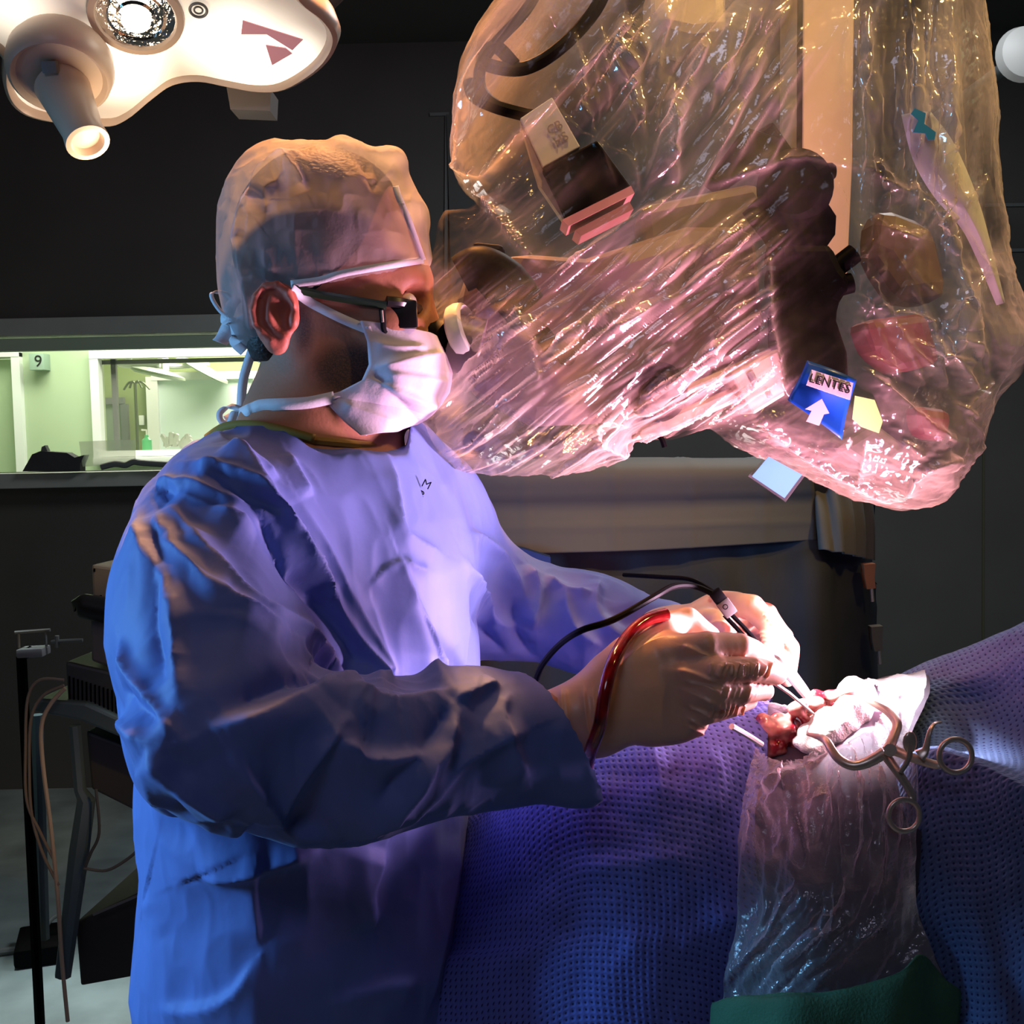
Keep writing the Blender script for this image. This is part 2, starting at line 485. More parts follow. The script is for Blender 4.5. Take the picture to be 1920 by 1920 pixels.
def film(name, col, opac, rough=0.12, transl=0.5, edge=0.35, gloss=0.25, bump=0.3, bscale=90.0, stretch=(1, 1, 1), layers=0.0):
    """thin clear plastic: straight-through transparency, a little haze that light passes into, and a glossy face"""
    m = bpy.data.materials.new(name); m.use_nodes = True; nt = m.node_tree; nt.nodes.clear()
    N = nt.nodes.new; L = nt.links.new
    out = N('ShaderNodeOutputMaterial'); tr = N('ShaderNodeBsdfTransparent'); tr.inputs[0].default_value = (0.97, 0.95, 0.92, 1)
    df = N('ShaderNodeBsdfDiffuse'); df.inputs[0].default_value = (*col, 1)
    tl = N('ShaderNodeBsdfTranslucent'); tl.inputs[0].default_value = (*col, 1)
    gl = N('ShaderNodeBsdfGlossy'); gl.inputs['Color'].default_value = (1, 0.97, 0.95, 1); gl.inputs['Roughness'].default_value = rough
    hz = N('ShaderNodeMixShader'); hz.inputs[0].default_value = transl; L(df.outputs[0], hz.inputs[1]); L(tl.outputs[0], hz.inputs[2])
    lw = N('ShaderNodeLayerWeight'); lw.inputs['Blend'].default_value = 0.35
    mr = N('ShaderNodeMapRange'); mr.inputs['To Min'].default_value = opac; mr.inputs['To Max'].default_value = min(1, opac+edge)
    L(lw.outputs['Facing'], mr.inputs['Value'])
    fac = mr.outputs[0]
    if layers:
        MR = mr
        at = N('ShaderNodeAttribute'); at.attribute_name = 'layers'
        mm = N('ShaderNodeMath'); mm.operation = 'MULTIPLY_ADD'; mm.inputs[1].default_value = layers; mm.use_clamp = True; L(at.outputs['Fac'], mm.inputs[0]); e1 = N('ShaderNodeMath'); e1.operation = 'MULTIPLY_ADD'; e1.inputs[1].default_value = 1.3; e1.inputs[2].default_value = .02; e1.use_clamp = True; L(at.outputs['Fac'], e1.inputs[0]); e2 = N('ShaderNodeMath'); e2.operation = 'MULTIPLY'; L(e1.outputs[0], e2.inputs[0]); L(fac, e2.inputs[1]); L(e2.outputs[0], mm.inputs[2]); fac = mm.outputs[0]
    a = N('ShaderNodeMixShader'); L(fac, a.inputs[0]); L(tr.outputs[0], a.inputs[1]); L(hz.outputs[0], a.inputs[2])
    mg = N('ShaderNodeMapRange'); mg.inputs['To Min'].default_value = gloss*0.4; mg.inputs['To Max'].default_value = min(1, gloss*2)
    L(lw.outputs['Fresnel'], mg.inputs['Value'])
    gf = mg.outputs[0]
    if layers:
        g1 = N('ShaderNodeMath'); g1.operation = 'MULTIPLY_ADD'; g1.inputs[1].default_value = 1.7; g1.inputs[2].default_value = .06; L(at.outputs['Fac'], g1.inputs[0])
        g2 = N('ShaderNodeMath'); g2.operation = 'MULTIPLY'; L(g1.outputs[0], g2.inputs[0]); L(gf, g2.inputs[1]); gf = g2.outputs[0]
    b = N('ShaderNodeMixShader'); L(gf, b.inputs[0]); L(a.outputs[0], b.inputs[1]); L(gl.outputs[0], b.inputs[2])
    L(b.outputs[0], out.inputs[0])
    tc = N('ShaderNodeTexCoord'); mp = N('ShaderNodeMapping'); mp.inputs['Scale'].default_value = stretch
    L(tc.outputs['Object'], mp.inputs[0])
    n = N('ShaderNodeTexNoise'); n.inputs['Scale'].default_value = bscale; n.inputs['Detail'].default_value = 3; L(mp.outputs[0], n.inputs['Vector'])
    u = N('ShaderNodeBump'); u.inputs['Strength'].default_value = bump; u.inputs['Distance'].default_value = 0.003
    L(n.outputs['Fac'], u.inputs['Height'])
    for q in (gl, df): L(u.outputs[0], q.inputs['Normal'])
    L(u.outputs[0], lw.inputs['Normal'])
    return m
def dotted(name, col, pitch, hole=(0.01, 0.015, 0.1), rough=0.7):
    """nonwoven drape embossed with a grid of small pits (uv in metres)"""
    m = mat(name, col, rough, var=0.08, vscale=30); nt = m.node_tree; N = nt.nodes.new; L = nt.links.new
    b = nt.nodes['Principled BSDF']
    uv = N('ShaderNodeUVMap'); s = N('ShaderNodeVectorMath'); s.operation = 'SCALE'; s.inputs['Scale'].default_value = 1/pitch
    L(uv.outputs[0], s.inputs[0])
    nz = N('ShaderNodeTexNoise'); nz.inputs['Scale'].default_value = 0.35; L(s.outputs[0], nz.inputs['Vector'])
    ad = N('ShaderNodeVectorMath'); ad.operation = 'MULTIPLY_ADD'; ad.inputs[1].default_value = (0.5, 0.5, 0); L(nz.outputs['Color'], ad.inputs[0]); L(s.outputs[0], ad.inputs[2])
    fr = N('ShaderNodeVectorMath'); fr.operation = 'FRACTION'; L(ad.outputs[0], fr.inputs[0])
    sb = N('ShaderNodeVectorMath'); sb.operation = 'SUBTRACT'; sb.inputs[1].default_value = (0.5, 0.5, 0); L(fr.outputs[0], sb.inputs[0])
    sp = N('ShaderNodeSeparateXYZ'); L(sb.outputs[0], sp.inputs[0])
    cb = N('ShaderNodeCombineXYZ'); L(sp.outputs[0], cb.inputs[0]); L(sp.outputs[1], cb.inputs[1])
    ln = N('ShaderNodeVectorMath'); ln.operation = 'LENGTH'; L(cb.outputs[0], ln.inputs[0])
    mr = N('ShaderNodeMapRange'); mr.interpolation_type = 'SMOOTHSTEP'; mr.inputs['From Min'].default_value = 0.10; mr.inputs['From Max'].default_value = 0.25
    L(ln.outputs['Value'], mr.inputs['Value'])
    mx = N('ShaderNodeMix'); mx.data_type = 'RGBA'; L(mr.outputs[0], mx.inputs['Factor']); mx.inputs['A'].default_value = (*hole, 1)
    src = b.inputs['Base Color'].links[0].from_socket; L(src, mx.inputs['B']); L(mx.outputs['Result'], b.inputs['Base Color'])
    u = N('ShaderNodeBump'); u.inputs['Strength'].default_value = 0.6; u.inputs['Distance'].default_value = 0.0012; 
    mr2 = N('ShaderNodeMapRange'); mr2.interpolation_type = 'SMOOTHSTEP'; mr2.inputs['From Min'].default_value = 0.1; mr2.inputs['From Max'].default_value = 0.55
    L(ln.outputs['Value'], mr2.inputs['Value']); L(mr2.outputs[0], u.inputs['Height']); L(u.outputs[0], b.inputs['Normal'])
    return m
# ================================================================ THE ROOM
M = {}
M['wall'] = mat('dark_wall', (0.095, 0.088, 0.082), 0.6, var=0.08, vscale=3)
M['floor'] = mat('vinyl_floor', (0.30, 0.36, 0.36), 0.35, var=0.25, vscale=6)
M['green'] = mat('green_wall_panel', (0.44, 0.55, 0.36), 0.45, var=0.05, vscale=2)
M['olive'] = mat('olive_wall_panel', (0.27, 0.33, 0.15), 0.5, var=0.05, vscale=3)
M['white'] = mat('white_trim', (0.80, 0.82, 0.80), 0.4)
M['greytrim'] = mat('grey_trim', (0.42, 0.44, 0.42), 0.45, var=0.06)
M['dgrey'] = mat('dark_grey', (0.03, 0.03, 0.032), 0.5, var=0.1)
M['black'] = mat('black_plastic', (0.008, 0.008, 0.009), 0.32)
M['mgrey'] = mat('mid_grey', (0.16, 0.17, 0.17), 0.5)
M['steel'] = mat('steel', (0.66, 0.56, 0.46), 0.28, metal=0.5)
def boxobj(name, lo, hi, m, parent=None, bev=0.0, rot=None, **k):
    lo = Vector(lo); hi = Vector(hi)
    return MB().box((lo+hi)/2, hi-lo, rot, bev).obj(name, m, parent, smooth=bev > 0, **k)
def struct(o): o['kind'] = 'structure'; return o
WY = 4.8
zs = P(150, 884, WY)[2]; zt = P(150, 628, WY)[2]; zt2 = P(150, 596, WY)[2]; xr = P(742, 700, WY)[0]
XL, XR, ZC = -3.2, 3.4, 3.0
struct(boxobj('floor', (XL, -1.5, -0.1), (XR, 10.2, 0), M['floor']))
struct(boxobj('ceiling', (XL, -1.5, ZC), (XR, 10.2, ZC+0.1), M['wall']))
wb = MB()
wb.box(((XL+XR)/2, WY+0.06, zs/2), (XR-XL, 0.12, zs))
wb.box(((XL+XR)/2, WY+0.06, (zt2+ZC)/2), (XR-XL, 0.12, ZC-zt2))
wb.box(((xr+XR)/2, WY+0.06, (zs+zt2)/2), (XR-xr, 0.12, zt2-zs))
struct(wb.obj('wall_back', M['wall'], smooth=False))
struct(boxobj('wall_left', (XL-0.1, -1.5, 0), (XL, 10.2, ZC), M['green']))
struct(boxobj('wall_right', (XR, -1.5, 0), (XR+0.1, 10.2, ZC), M['wall']))
struct(boxobj('wall_front', (XL, -1.6, 0), (XR, -1.5, ZC), M['wall']))
# observation window: frame rails and glass
wn = thing('window_1', None, None, (XL/2+xr/2, WY, zs)); struct(wn)
fr = MB()
fr.box(((XL+xr)/2, WY+0.05, (zt+zt2)/2), (xr-XL, 0.16, zt2-zt))
fr.box(((XL+xr)/2, WY+0.0, zs-0.03), (xr-XL, 0.22, 0.06), bev=0.004)
fr.box((xr-0.03, WY+0.05, (zs+zt)/2), (0.06, 0.14, zt-zs))
fr.obj('window_frame', M['greytrim'], wn, smooth=False)
fr = MB().box(((XL+xr)/2, WY+0.02, zt-0.035), (xr-XL, 0.05, 0.05)); fr.obj('upper_rail', mat('green_grey_rail', (0.42, 0.52, 0.40), 0.5), wn, smooth=False)
glass = film('window_glass', (0.6, 0.7, 0.6), 0.02, rough=0.02, edge=0.05, gloss=0.04, bump=0)
boxobj('window_pane', (XL, WY+0.06, zs), (xr-0.06, WY+0.066, zt), glass, wn)
# panel joints of the dark wall
for i, (a, b) in enumerate([((640, 12), (1240, 9)), ((1845, 385), (2000, 383)), ((1845, 470), (2000, 468)), ((1846, 20), (1842, 1500)), ((838, 215), (836, 520)), ((806, 215), (842, 214))]):
    A = PV(*a, WY-0.004); B = PV(*b, WY-0.004)
    m = MB().tube([A, B], 0.009 if i != 3 else 0.005, 4, sm=False)
    struct(m.obj('trim_%d' % (i+1), M['mgrey'] if i != 3 else mat('olive_joint', (0.09, 0.09, 0.05), 0.6), smooth=False))
pp = MB(); a = P(838, 216, WY-0.01); b = P(1250, 700, WY-0.01); pp.box(((a[0]+b[0])/2, WY-0.012, (a[2]+b[2])/2), (b[0]-a[0], 0.02, a[2]-b[2]))
struct(pp.obj('trim_7', mat('wall_panel', (0.085, 0.087, 0.087), 0.6, var=0.1), smooth=False))
# ---- the room beyond (corridor)
GY = 7.0
wx0 = P(182, 700, GY)[0]; wx1 = P(560, 700, GY)[0]; wz0 = P(250, 850, GY)[2]; wz1 = P(250, 664, GY)[2]
dxr = P(38, 750, GY)[0]
gw = MB()
gw.box(((dxr+wx0)/2, GY+0.06, ZC/2), (wx0-dxr, 0.12, ZC))
gw.box(((wx0+wx1)/2, GY+0.06, wz0/2), (wx1-wx0, 0.12, wz0))
gw.box(((wx0+wx1)/2, GY+0.06, (wz1+ZC)/2), (wx1-wx0, 0.12, ZC-wz1))
gw.box(((wx1+XR)/2, GY+0.06, ZC/2), (XR-wx1, 0.12, ZC))
dz = P(20, 670, GY)[2]
gw.box(((XL+dxr)/2, GY+0.06, (dz+ZC)/2), (dxr-XL, 0.12, ZC-dz))
struct(gw.obj('wall_corridor', M['green'], smooth=False))
d = thing('door_1', None, None, ((XL+dxr)/2, GY, 0)); struct(d)
boxobj('door_leaf', (XL, GY+0.04, 0), (dxr-0.02, GY+0.08, dz-0.01), M['green'], d)
t = 0.05
m = MB().box((dxr, GY-0.017, dz/2), (t, 0.06, dz+t)).box(((XL+dxr)/2+t/4, GY-0.02, dz+t/2), (dxr-XL+t/2, 0.06, t)); m.obj('door_frame', M['white'], d, smooth=False)
w2 = thing('window_2', None, None, ((wx0+wx1)/2, GY, wz0)); struct(w2)
m = MB(); m.box((wx0, GY-0.017, (wz0+wz1)/2), (t, 0.07, wz1-wz0+t)).box(((wx0+wx1)/2, GY-0.02, wz1), (wx1-wx0+t, 0.07, t)).box(((wx0+wx1)/2, GY-0.02, wz0), (wx1-wx0, 0.07, 0.035))
m.box((wx1, GY-0.017, (wz0+wz1)/2), (t, 0.07, wz1-wz0)); m.obj('window_frame', M['white'], w2, smooth=False)
m = MB().box((wx0+0.075, GY+0.08, (wz0+wz1)/2), (0.03, 0.03, wz1-wz0)).box(((wx0+wx1)/2, GY+0.08, wz1-0.04), (wx1-wx0, 0.03, 0.025)); m.obj('inner_sash', M['mgrey'], w2, smooth=False)
boxobj('window_pane', (wx0, GY+0.06, wz0), (wx1, GY+0.066, wz1), glass, w2)
a = PV(176, 620, GY); struct(MB().box((a.x, GY-0.003, 2.2), (0.008, 0.006, 1.6)).obj('trim_8', M['greytrim'], smooth=False))
def text(body, size, loc, rot, m, name, parent, ext=0.0006, align='CENTER'):
    c = bpy.data.curves.new('lettering', 'FONT'); c.body = body; c.size = size; c.align_x = align; c.align_y = 'CENTER'; c.extrude = ext
    o = bpy.data.objects.new('lettering', c); COL.objects.link(o)
    me = bpy.data.meshes.new_from_object(o.evaluated_get(bpy.context.evaluated_depsgraph_get()))
    bpy.data.objects.remove(o)
    me.name = name; me.materials.clear(); me.materials.append(m)
    R = rot if isinstance(rot, Matrix) else Euler(rot).to_matrix()
    me.transform(Matrix.Translation(Vector(loc)-Vector(ORG[parent.name])) @ R.to_4x4())
    o = bpy.data.objects.new(name, me); COL.objects.link(o); o.parent = parent; return o
s = thing('room_number_sign', 'small green box sign reading 9 on the green corridor wall', 'sign', P(75, 695, GY))
a = P(60, 664, GY-0.05); b = P(89, 694, GY-0.05)
boxobj('sign_box', (a[0], GY-0.10, b[2]), (b[0], GY-0.002, a[2]), mat('sign_green', (0.30, 0.42, 0.33), 0.5), s, bev=0.003)
text('9', 0.095, ((a[0]+b[0])/2+0.012, GY-0.102, (a[2]+b[2])/2), (PI/2, 0, 0), M['black'], 'numeral', s)
# ---- farthest room
FY = 9.2
struct(boxobj('wall_far', (XL, FY, 0), (XR, FY+0.1, ZC), M['olive']))
d2x0 = P(292, 800, FY)[0]; d2x1 = P(492, 800, FY)[0]; d2z = P(300, 714, FY)[2]
d = thing('door_2', None, None, ((d2x0+d2x1)/2, FY, 0)); struct(d)
boxobj('door_leaf', (d2x0, FY-0.03, 0), (d2x1, FY-0.002, d2z), mat('pale_door', (0.72, 0.85, 0.80), 0.35), d)
m = MB().box((d2x0, FY-0.036, d2z/2), (0.09, 0.06, d2z+0.06)).box((d2x1, FY-0.036, d2z/2), (0.09, 0.06, d2z+0.06)).box(((d2x0+d2x1)/2, FY-0.04, d2z+0.03), (d2x1-d2x0, 0.06, 0.06)); m.obj('door_frame', M['white'], d, smooth=False)
a = P(206, 752, FY); b = P(235, 752, FY)
d = thing('door_3', None, None, (a[0], FY, 0)); struct(d)
m = MB().box((b[0], FY-0.027, a[2]/2-.026), (0.05, 0.05, a[2])).box(((a[0]+b[0])/2-0.1, FY-0.03, a[2]), (b[0]-a[0]+0.2, 0.05, 0.05)); m.obj('door_frame', M['mgrey'], d, smooth=False)
boxobj('door_leaf', (a[0]-0.15, FY-0.02, 0), (b[0]-0.02, FY-0.003, a[2]), mat('grey_green_leaf', (0.25, 0.32, 0.25), 0.5), d)
es = thing('exit_sign', 'green emergency sign on the pale door in the farthest room', 'sign', P(474, 750, FY-0.06))
a = P(459, 738, FY-0.06); b = P(487, 750, FY-0.06)
boxobj('sign_plate', (a[0], FY-0.06, b[2]), (b[0], FY-0.045, a[2]), mat('exit_green', (0.0, 0.22, 0.09), 0.4), es)
m = MB()
for (q0, q1, yy) in [(462, 476, 742), (478, 482, 742), (461, 485, 747)]:
    A = P(q0, yy, FY-0.062); B = P(q1, yy, FY-0.062); m.box(((A[0]+B[0])/2, FY-0.062, A[2]), (B[0]-A[0], 0.003, 0.007))
m.obj('sign_marks', mat('exit_mark', (0.35, 0.75, 0.5), 0.4), es, smooth=False)
iv = thing('iv_stand', 'thin infusion stand with hooked top in the farthest room', 'stand', (P(253, 790, 8.9)[0], 8.9, 0))
A = P(253, 718, 8.9); M['ivs'] = mat('iv_metal', (0.12, 0.14, 0.09), 0.35, metal=0.6)
MB().tube([(A[0], 8.9, 0.1), tuple(A)], 0.012, 8, sm=False).obj('pole', M['ivs'], iv)
m = MB()
for (x, y) in [(232, 731), (281, 730), (243, 728), (266, 727)]:
    B = P(x, y, 8.9); m.tube([A, (A+B)/2+np.array([0, 0, 0.03]), B], 0.008, 6)
m.obj('hook_arms', M['ivs'], iv)
m = MB()
for k in range(5):
    q = 2*PI*k/5; m.tube([(A[0], 8.9, 0.12), (A[0]+0.28*math.cos(q), 8.9+0.28*math.sin(q), 0.03)], 0.014, 6, sm=False)
m.obj('foot', M['ivs'], iv)
def far_lamp(pts, label, arm, fy=8.3):
    A = P(*pts[0], fy); B = P(*pts[1], fy); c = (A+B)/2
    t = thing('operating_lamp', label, 'lamp', tuple(c), 'operating lamps of the farthest room')
    L = np.linalg.norm(B-A); ang = math.atan2(B[2]-A[2], B[0]-A[0])
    up = Vector((-math.sin(ang), 0.0, math.cos(ang))).normalized()
    MB().lathe(Vector(c)-up*0.03, Vector(c)+up, [(0, L*0.42), (0.012, L*0.5), (0.028, L*0.48), (0.045, L*0.3), (0.055, 0.04)], 28).obj('lamp_head', mat('lamp_grey_green', (0.45, 0.55, 0.42), 0.35), t)
    MB().tube([Vector(c)+up*0.05, PV(*arm, fy), PV(arm[0]+20, arm[1]-30, fy), Vector((PV(arm[0]+20, arm[1]-30, fy).x, fy, ZC))], 0.02, 8).obj('arm', M['white'], t)
far_lamp([(248, 687), (347, 709)], 'flat round operating lamp left of the ceiling box, farthest room', (225, 682), 7.9)
far_lamp([(343, 668), (428, 716)], 'tilted round operating lamp right of the ceiling box, farthest room', (318, 686), 9.0)
a = P(298, 666, 8.3); cb = thing('ceiling_box', 'white box hanging between the two far operating lamps', 'box', tuple(P(305, 694, 8.3)))
b = P(310, 694, 8.3); boxobj('housing', (a[0], 8.25, b[2]), (b[0], 8.4, a[2]), M['white'], cb, bev=0.008)
boxobj('mounting', ((a[0]+b[0])/2-0.02, 8.3, a[2]), ((a[0]+b[0])/2+0.02, 8.34, ZC), M['white'], cb)
a = P(262, 779, FY); b = P(272, 797, FY); tag(boxobj('wall_switch', (a[0], FY-0.03, b[2]), (b[0], FY-0.001, a[2]), M['white'], bev=0.004), 'white switch plate on the olive wall of the farthest room', 'switch')
# things on the window ledge between the rooms
lt = thing('ledge', 'white counter ledge under the corridor window', 'ledge', ((wx0+wx1)/2, GY-0.15, wz0-0.05))
boxobj('board', (wx0, GY-0.14, wz0-0.06), (wx1, GY-0.04, wz0-0.02), M['white'], lt, bev=0.004)
bt = thing('soap_bottle', 'green pump bottle behind the corridor window', 'bottle', tuple(P(276, 846, 7.3)))
a = Vector(P(276, 846, 7.3)); MB().lathe(a, a+Vector((0, 0, 1)), [(0, 0.03), (0.07, 0.03), (0.085, 0.012), (0.1, 0.012)], 16).obj('body', mat('soap_green', (0.12, 0.55, 0.25), 0.3), bt)
MB().tube([a+Vector((0, 0, 0.1)), a+Vector((0, 0, 0.13)), a+Vector((-0.03, 0, 0.132))], 0.006, 6, sm=False).obj('pump', M['white'], bt)
hp = MB(); random.seed(3)
for k in range(9):
    b = P(312+k*5, 838-random.random()*4, 7.6); hp.tube([b, b+np.array([random.uniform(-.04, .05), 0, random.uniform(.03, .08)]), b+np.array([random.uniform(-.07, .09), 0.02, random.uniform(.0, .05)])], [0.022, 0.018, 0.006], 7)
tag(hp.obj('crumpled_linen', M['white']), 'heap of crumpled white linen behind the corridor window', 'linen')
tb = thing('side_table', 'table carrying the white linen and green bottle beyond the corridor window', 'table', (P(300, 845, 7.5)[0], 7.45, 0))
zt_ = P(276, 847, 7.3)[2]; x_ = P(300, 845, 7.5)[0]
boxobj('table_top', (x_-0.5, 7.2, zt_-0.04), (x_+0.5, 7.75, zt_-0.002), M['white'], tb)
for dx in (-0.45, 0.45):
    for dy in (7.24, 7.7): boxobj('leg', (x_+dx-0.02, dy-0.02, 0), (x_+dx+0.02, dy+0.02, zt_-0.04), M['mgrey'], tb)
# dark monitor hump and paper sheet on the window sill
SY = WY-0.16
def on(px, py, y=SY): return P(px, py, y)
ch = thing('covered_monitor', 'dark grey covered monitor standing on the window sill', 'monitor', tuple(on(105, 884)))
ol = [(42, 884), (60, 852), (75, 846), (95, 847), (125, 849), (140, 858), (158, 853), (150, 870), (150, 884)]
MB().prism([on(*q) for q in ol], (0, 0.06, 0)).obj('cover', mat('dark_cover', (0.05, 0.05, 0.055), 0.7, var=0.2, bump=0.4), ch, smooth=False)
MB().prism([on(76, 848, SY+.02), on(78, 838, SY+.02), on(84, 835, SY+.02), on(90, 848, SY+.02)], (0, 0.03, 0)).obj('knob', M['mgrey'], ch, smooth=False)
pa = MB().prism([on(148, 828), on(253, 824), on(254, 868), on(155, 875)], (0, 0.004, 0))
tag(pa.obj('clear_holder', film('acrylic', (0.75, 0.85, 0.75), 0.3, rough=0.1, edge=0.1, gloss=0.1, bump=0), smooth=False), 'clear sheet propped on the window sill beside the covered monitor', 'holder')
m = MB().tube([on(190, 876), on(215, 870), on(235, 872), on(250, 866), on(268, 868), on(330, 872)], 0.012, 8)
tag(m.obj('cable_bundle', M['mgrey']), 'grey cable bundle lying along the window sill', 'cable')
# ================================================================ THE SURGEON
M['skin'] = mat('skin', (0.40, 0.17, 0.10), 0.55, sss=0.15, bump=0.15, bscale=300)
def gownmat(name, col, tl):
    m = mat(name, col, 0.62, spec=0.35, var=0.05, vscale=14, bump=0.25, bscale=45); nt = m.node_tree
    b = nt.nodes['Principled BSDF']; b.inputs['Sheen Weight'].default_value = 0.08; b.inputs['Sheen Roughness'].default_value = 0.4
    return m
M['gown'] = gownmat('blue_gown_fabric', (0.13, 0.19, 0.50), 0)
HY = 1.14
def H(px, py, dy=0.0): return P(px, py, HY+dy)
# --- body
xs = axis([(-0.62, -0.30, .012), (-0.30, -0.045, .0019), (-0.045, 0.14, .012)])
ys = axis([(0.70, 1.03, .012), (1.03, 1.25, .0019), (1.25, 1.55, .012)])
zs_ = axis([(-0.02, 1.44, .012), (1.44, 1.76, .0019)])
B = SDF(xs, ys, zs_)
B.ell(H(610, 464), (.084, .072, .089), k=0)
B.ell(H(705, 500), (.040, .052, .045), k=.02)
B.ell(H(690, 585), (.060, .056, .085), k=.03)
B.ell(H(668, 705), (.052, .050, .044), k=.02)
B.cap(H(585, 690, -.040), H(715, 770, -.016), .014, .016, k=.02)
B.cap(H(585, 690, .040), H(715, 770, .016), .014, .016, k=.02)
B.ell(H(742, 770), (.022, .024, .018), k=.02)
B.ell(H(765, 528), (.020, .046, .012), k=.015)
for s in (-1, 1):
    B.ell(H(735, 610, s*.040), (.022, .018, .020), k=.02)
    B.ell(H(782, 566, s*.030), (.020, .018, .013), k=.008, sub=True)
B.cap(H(788, 560), H(818, 636), .007, .012, k=.012)
for s in (-1, 1): B.ell(H(808, 640, s*.011), (.011, .008, .008), k=.006)
B.ell(H(790, 702), (.012, .026, .007), k=.006); B.ell(H(788, 720), (.012, .024, .007), k=.006)
B.cap(H(592, 640), H(598, 860), .050, .056, k=.03)
B.cap(H(560, 810), P(440, 955, 1.03), .050, .04, k=.04); B.cap(H(590, 815), P(770, 950, 1.25), .050, .04, k=.04)
TO = [P(600, 960, 1.145), P(590, 1200, 1.15), P(575, 1500, 1.15)]
B.cap(TO[0], TO[1], .095, .10, k=.03); B.cap(TO[1], TO[2], .10, .10, k=.03)
SR = P(412, 985, 1.00); SL = P(805, 975, 1.27)
ER = P(430, 1380, .885); WR = P(1090, 1335, .985)
EL = P(935, 1180, 1.33); WL = P(1235, 1190, 1.30)
B.chain([SR, ER, WR], [.045, .034, .019], k=.02); B.chain([SL, EL, WL], [.040, .034, .022], k=.02)
for s, sh in ((-1, .0), (1, .0)):
    hip = np.array(TO[2])+np.array([0, s*.065, -.1]); kn = hip*[1, 1, 0]+np.array([.0, s*.02, .46]); an = kn*[1, 1, 0]+np.array([0, 0, .09])
    B.chain([hip, kn, an], [.070, .050, .038], k=.03); B.cap(an, an+np.array([.16, -.03, -.045]), .038, .032, k=.03)
def ear(B, s):
    E = lambda a, b, d=0: H(a, b, s*(.0765+d))
    B.ell(E(519, 590, 0.002), (.020, .006, .029), rot=(0, 0.25, 0), k=.006)
    hx = [(548, 572), (540, 548), (520, 534), (497, 537), (480, 556), (474, 582), (479, 607), (492, 624), (508, 640)]
    B.chain([E(a, b, .007) for a, b in hx], [.0036]*9, k=.002)
    ah = [(508, 556), (504, 578), (506, 600), (518, 620), (534, 632)]
    B.chain([E(a, b, .005) for a, b in ah], [.0035, .0042, .0042, .004, .004], k=.002)
    B.ell(E(531, 590, .010), (.0095, .008, .015), k=.003, sub=True)
    B.ell(E(520, 645, .002), (.010, .006, .010), k=.006)
    B.ell(E(551, 600, .004), (.0045, .006, .008), k=.003)
    B.ell(E(490, 575, .010), (.004, .004, .018), rot=(0, 0.15, 0), k=.002, sub=True)
ear(B, -1); ear(B, 1)
V, F = B.mesh(); V = relax(V, F, 1, 0.3)
person = link_mesh('person', V, F, M['skin'], org=(TO[2][0], TO[2][1], 0))
tag(person, 'person in a blue surgical gown, cap and mask, leaning over the patient and holding instruments', 'person')
# beard stubble as a pattern of the skin
nt = M['skin'].node_tree; b = nt.nodes['Principled BSDF']; N_ = nt.nodes.new; L_ = nt.links.new
tc = N_('ShaderNodeTexCoord')
def blob(c, r, soft):
    c = np.array(c)-np.array(ORG['person'])
    s = N_('ShaderNodeVectorMath'); s.operation = 'SUBTRACT'; s.inputs[1].default_value = c; L_(tc.outputs['Object'], s.inputs[0])
    q = N_('ShaderNodeVectorMath'); q.operation = 'DIVIDE'; q.inputs[1].default_value = r; L_(s.outputs[0], q.inputs[0])
    l = N_('ShaderNodeVectorMath'); l.operation = 'LENGTH'; L_(q.outputs[0], l.inputs[0])
    m = N_('ShaderNodeMapRange'); m.interpolation_type = 'SMOOTHSTEP'; m.inputs['From Min'].default_value = 1-soft; m.inputs['From Max'].default_value = 1; m.inputs['To Min'].default_value = 1; m.inputs['To Max'].default_value = 0
    L_(l.outputs['Value'], m.inputs['Value']); return m.outputs[0]
a1 = blob(H(668, 702), (.060, .09, .042), .3); a2 = blob(H(590, 630), (.016, .09, .05), .5)
mx = N_('ShaderNodeMath'); mx.operation = 'MAXIMUM'; L_(a1, mx.inputs[0]); L_(a2, mx.inputs[1])
nz = N_('ShaderNodeTexNoise'); nz.inputs['Scale'].default_value = 700; L_(tc.outputs['Object'], nz.inputs['Vector'])
ml = N_('ShaderNodeMath'); ml.operation = 'MULTIPLY'; mr = N_('ShaderNodeMapRange'); mr.inputs['From Min'].default_value = .35; mr.inputs['From Max'].default_value = .6; mr.inputs['To Min'].default_value = .72; L_(nz.outputs['Fac'], mr.inputs['Value'])
L_(mx.outputs[0], ml.inputs[0]); L_(mr.outputs[0], ml.inputs[1])
mi = N_('ShaderNodeMix'); mi.data_type = 'RGBA'; L_(ml.outputs[0], mi.inputs['Factor']); mi.inputs['A'].default_value = (0.40, 0.17, 0.10, 1); mi.inputs['B'].default_value = (0.06, 0.045, 0.04, 1)
L_(mi.outputs['Result'], b.inputs['Base Color'])
a3 = blob(H(522, 590, -.08), (.040, .030, .042), .4)  # redder ear: natural skin tone plus warm light put into the colour
m3 = N_('ShaderNodeMix'); m3.data_type = 'RGBA'; sc3 = N_('ShaderNodeMath'); sc3.operation = 'MULTIPLY'; sc3.inputs[1].default_value = .6; L_(a3, sc3.inputs[0]); L_(sc3.outputs[0], m3.inputs['Factor']); L_(mi.outputs['Result'], m3.inputs['A']); m3.inputs['B'].default_value = (0.60, 0.13, 0.09, 1)
L_(m3.outputs['Result'], b.inputs['Base Color'])
# eyes
for s in (-1, 1):
    m = MB().ball(H(762, 568, s*.030), .010, 16); m.obj('eye', mat('eye_white', (0.7, 0.66, 0.62), 0.2), person)
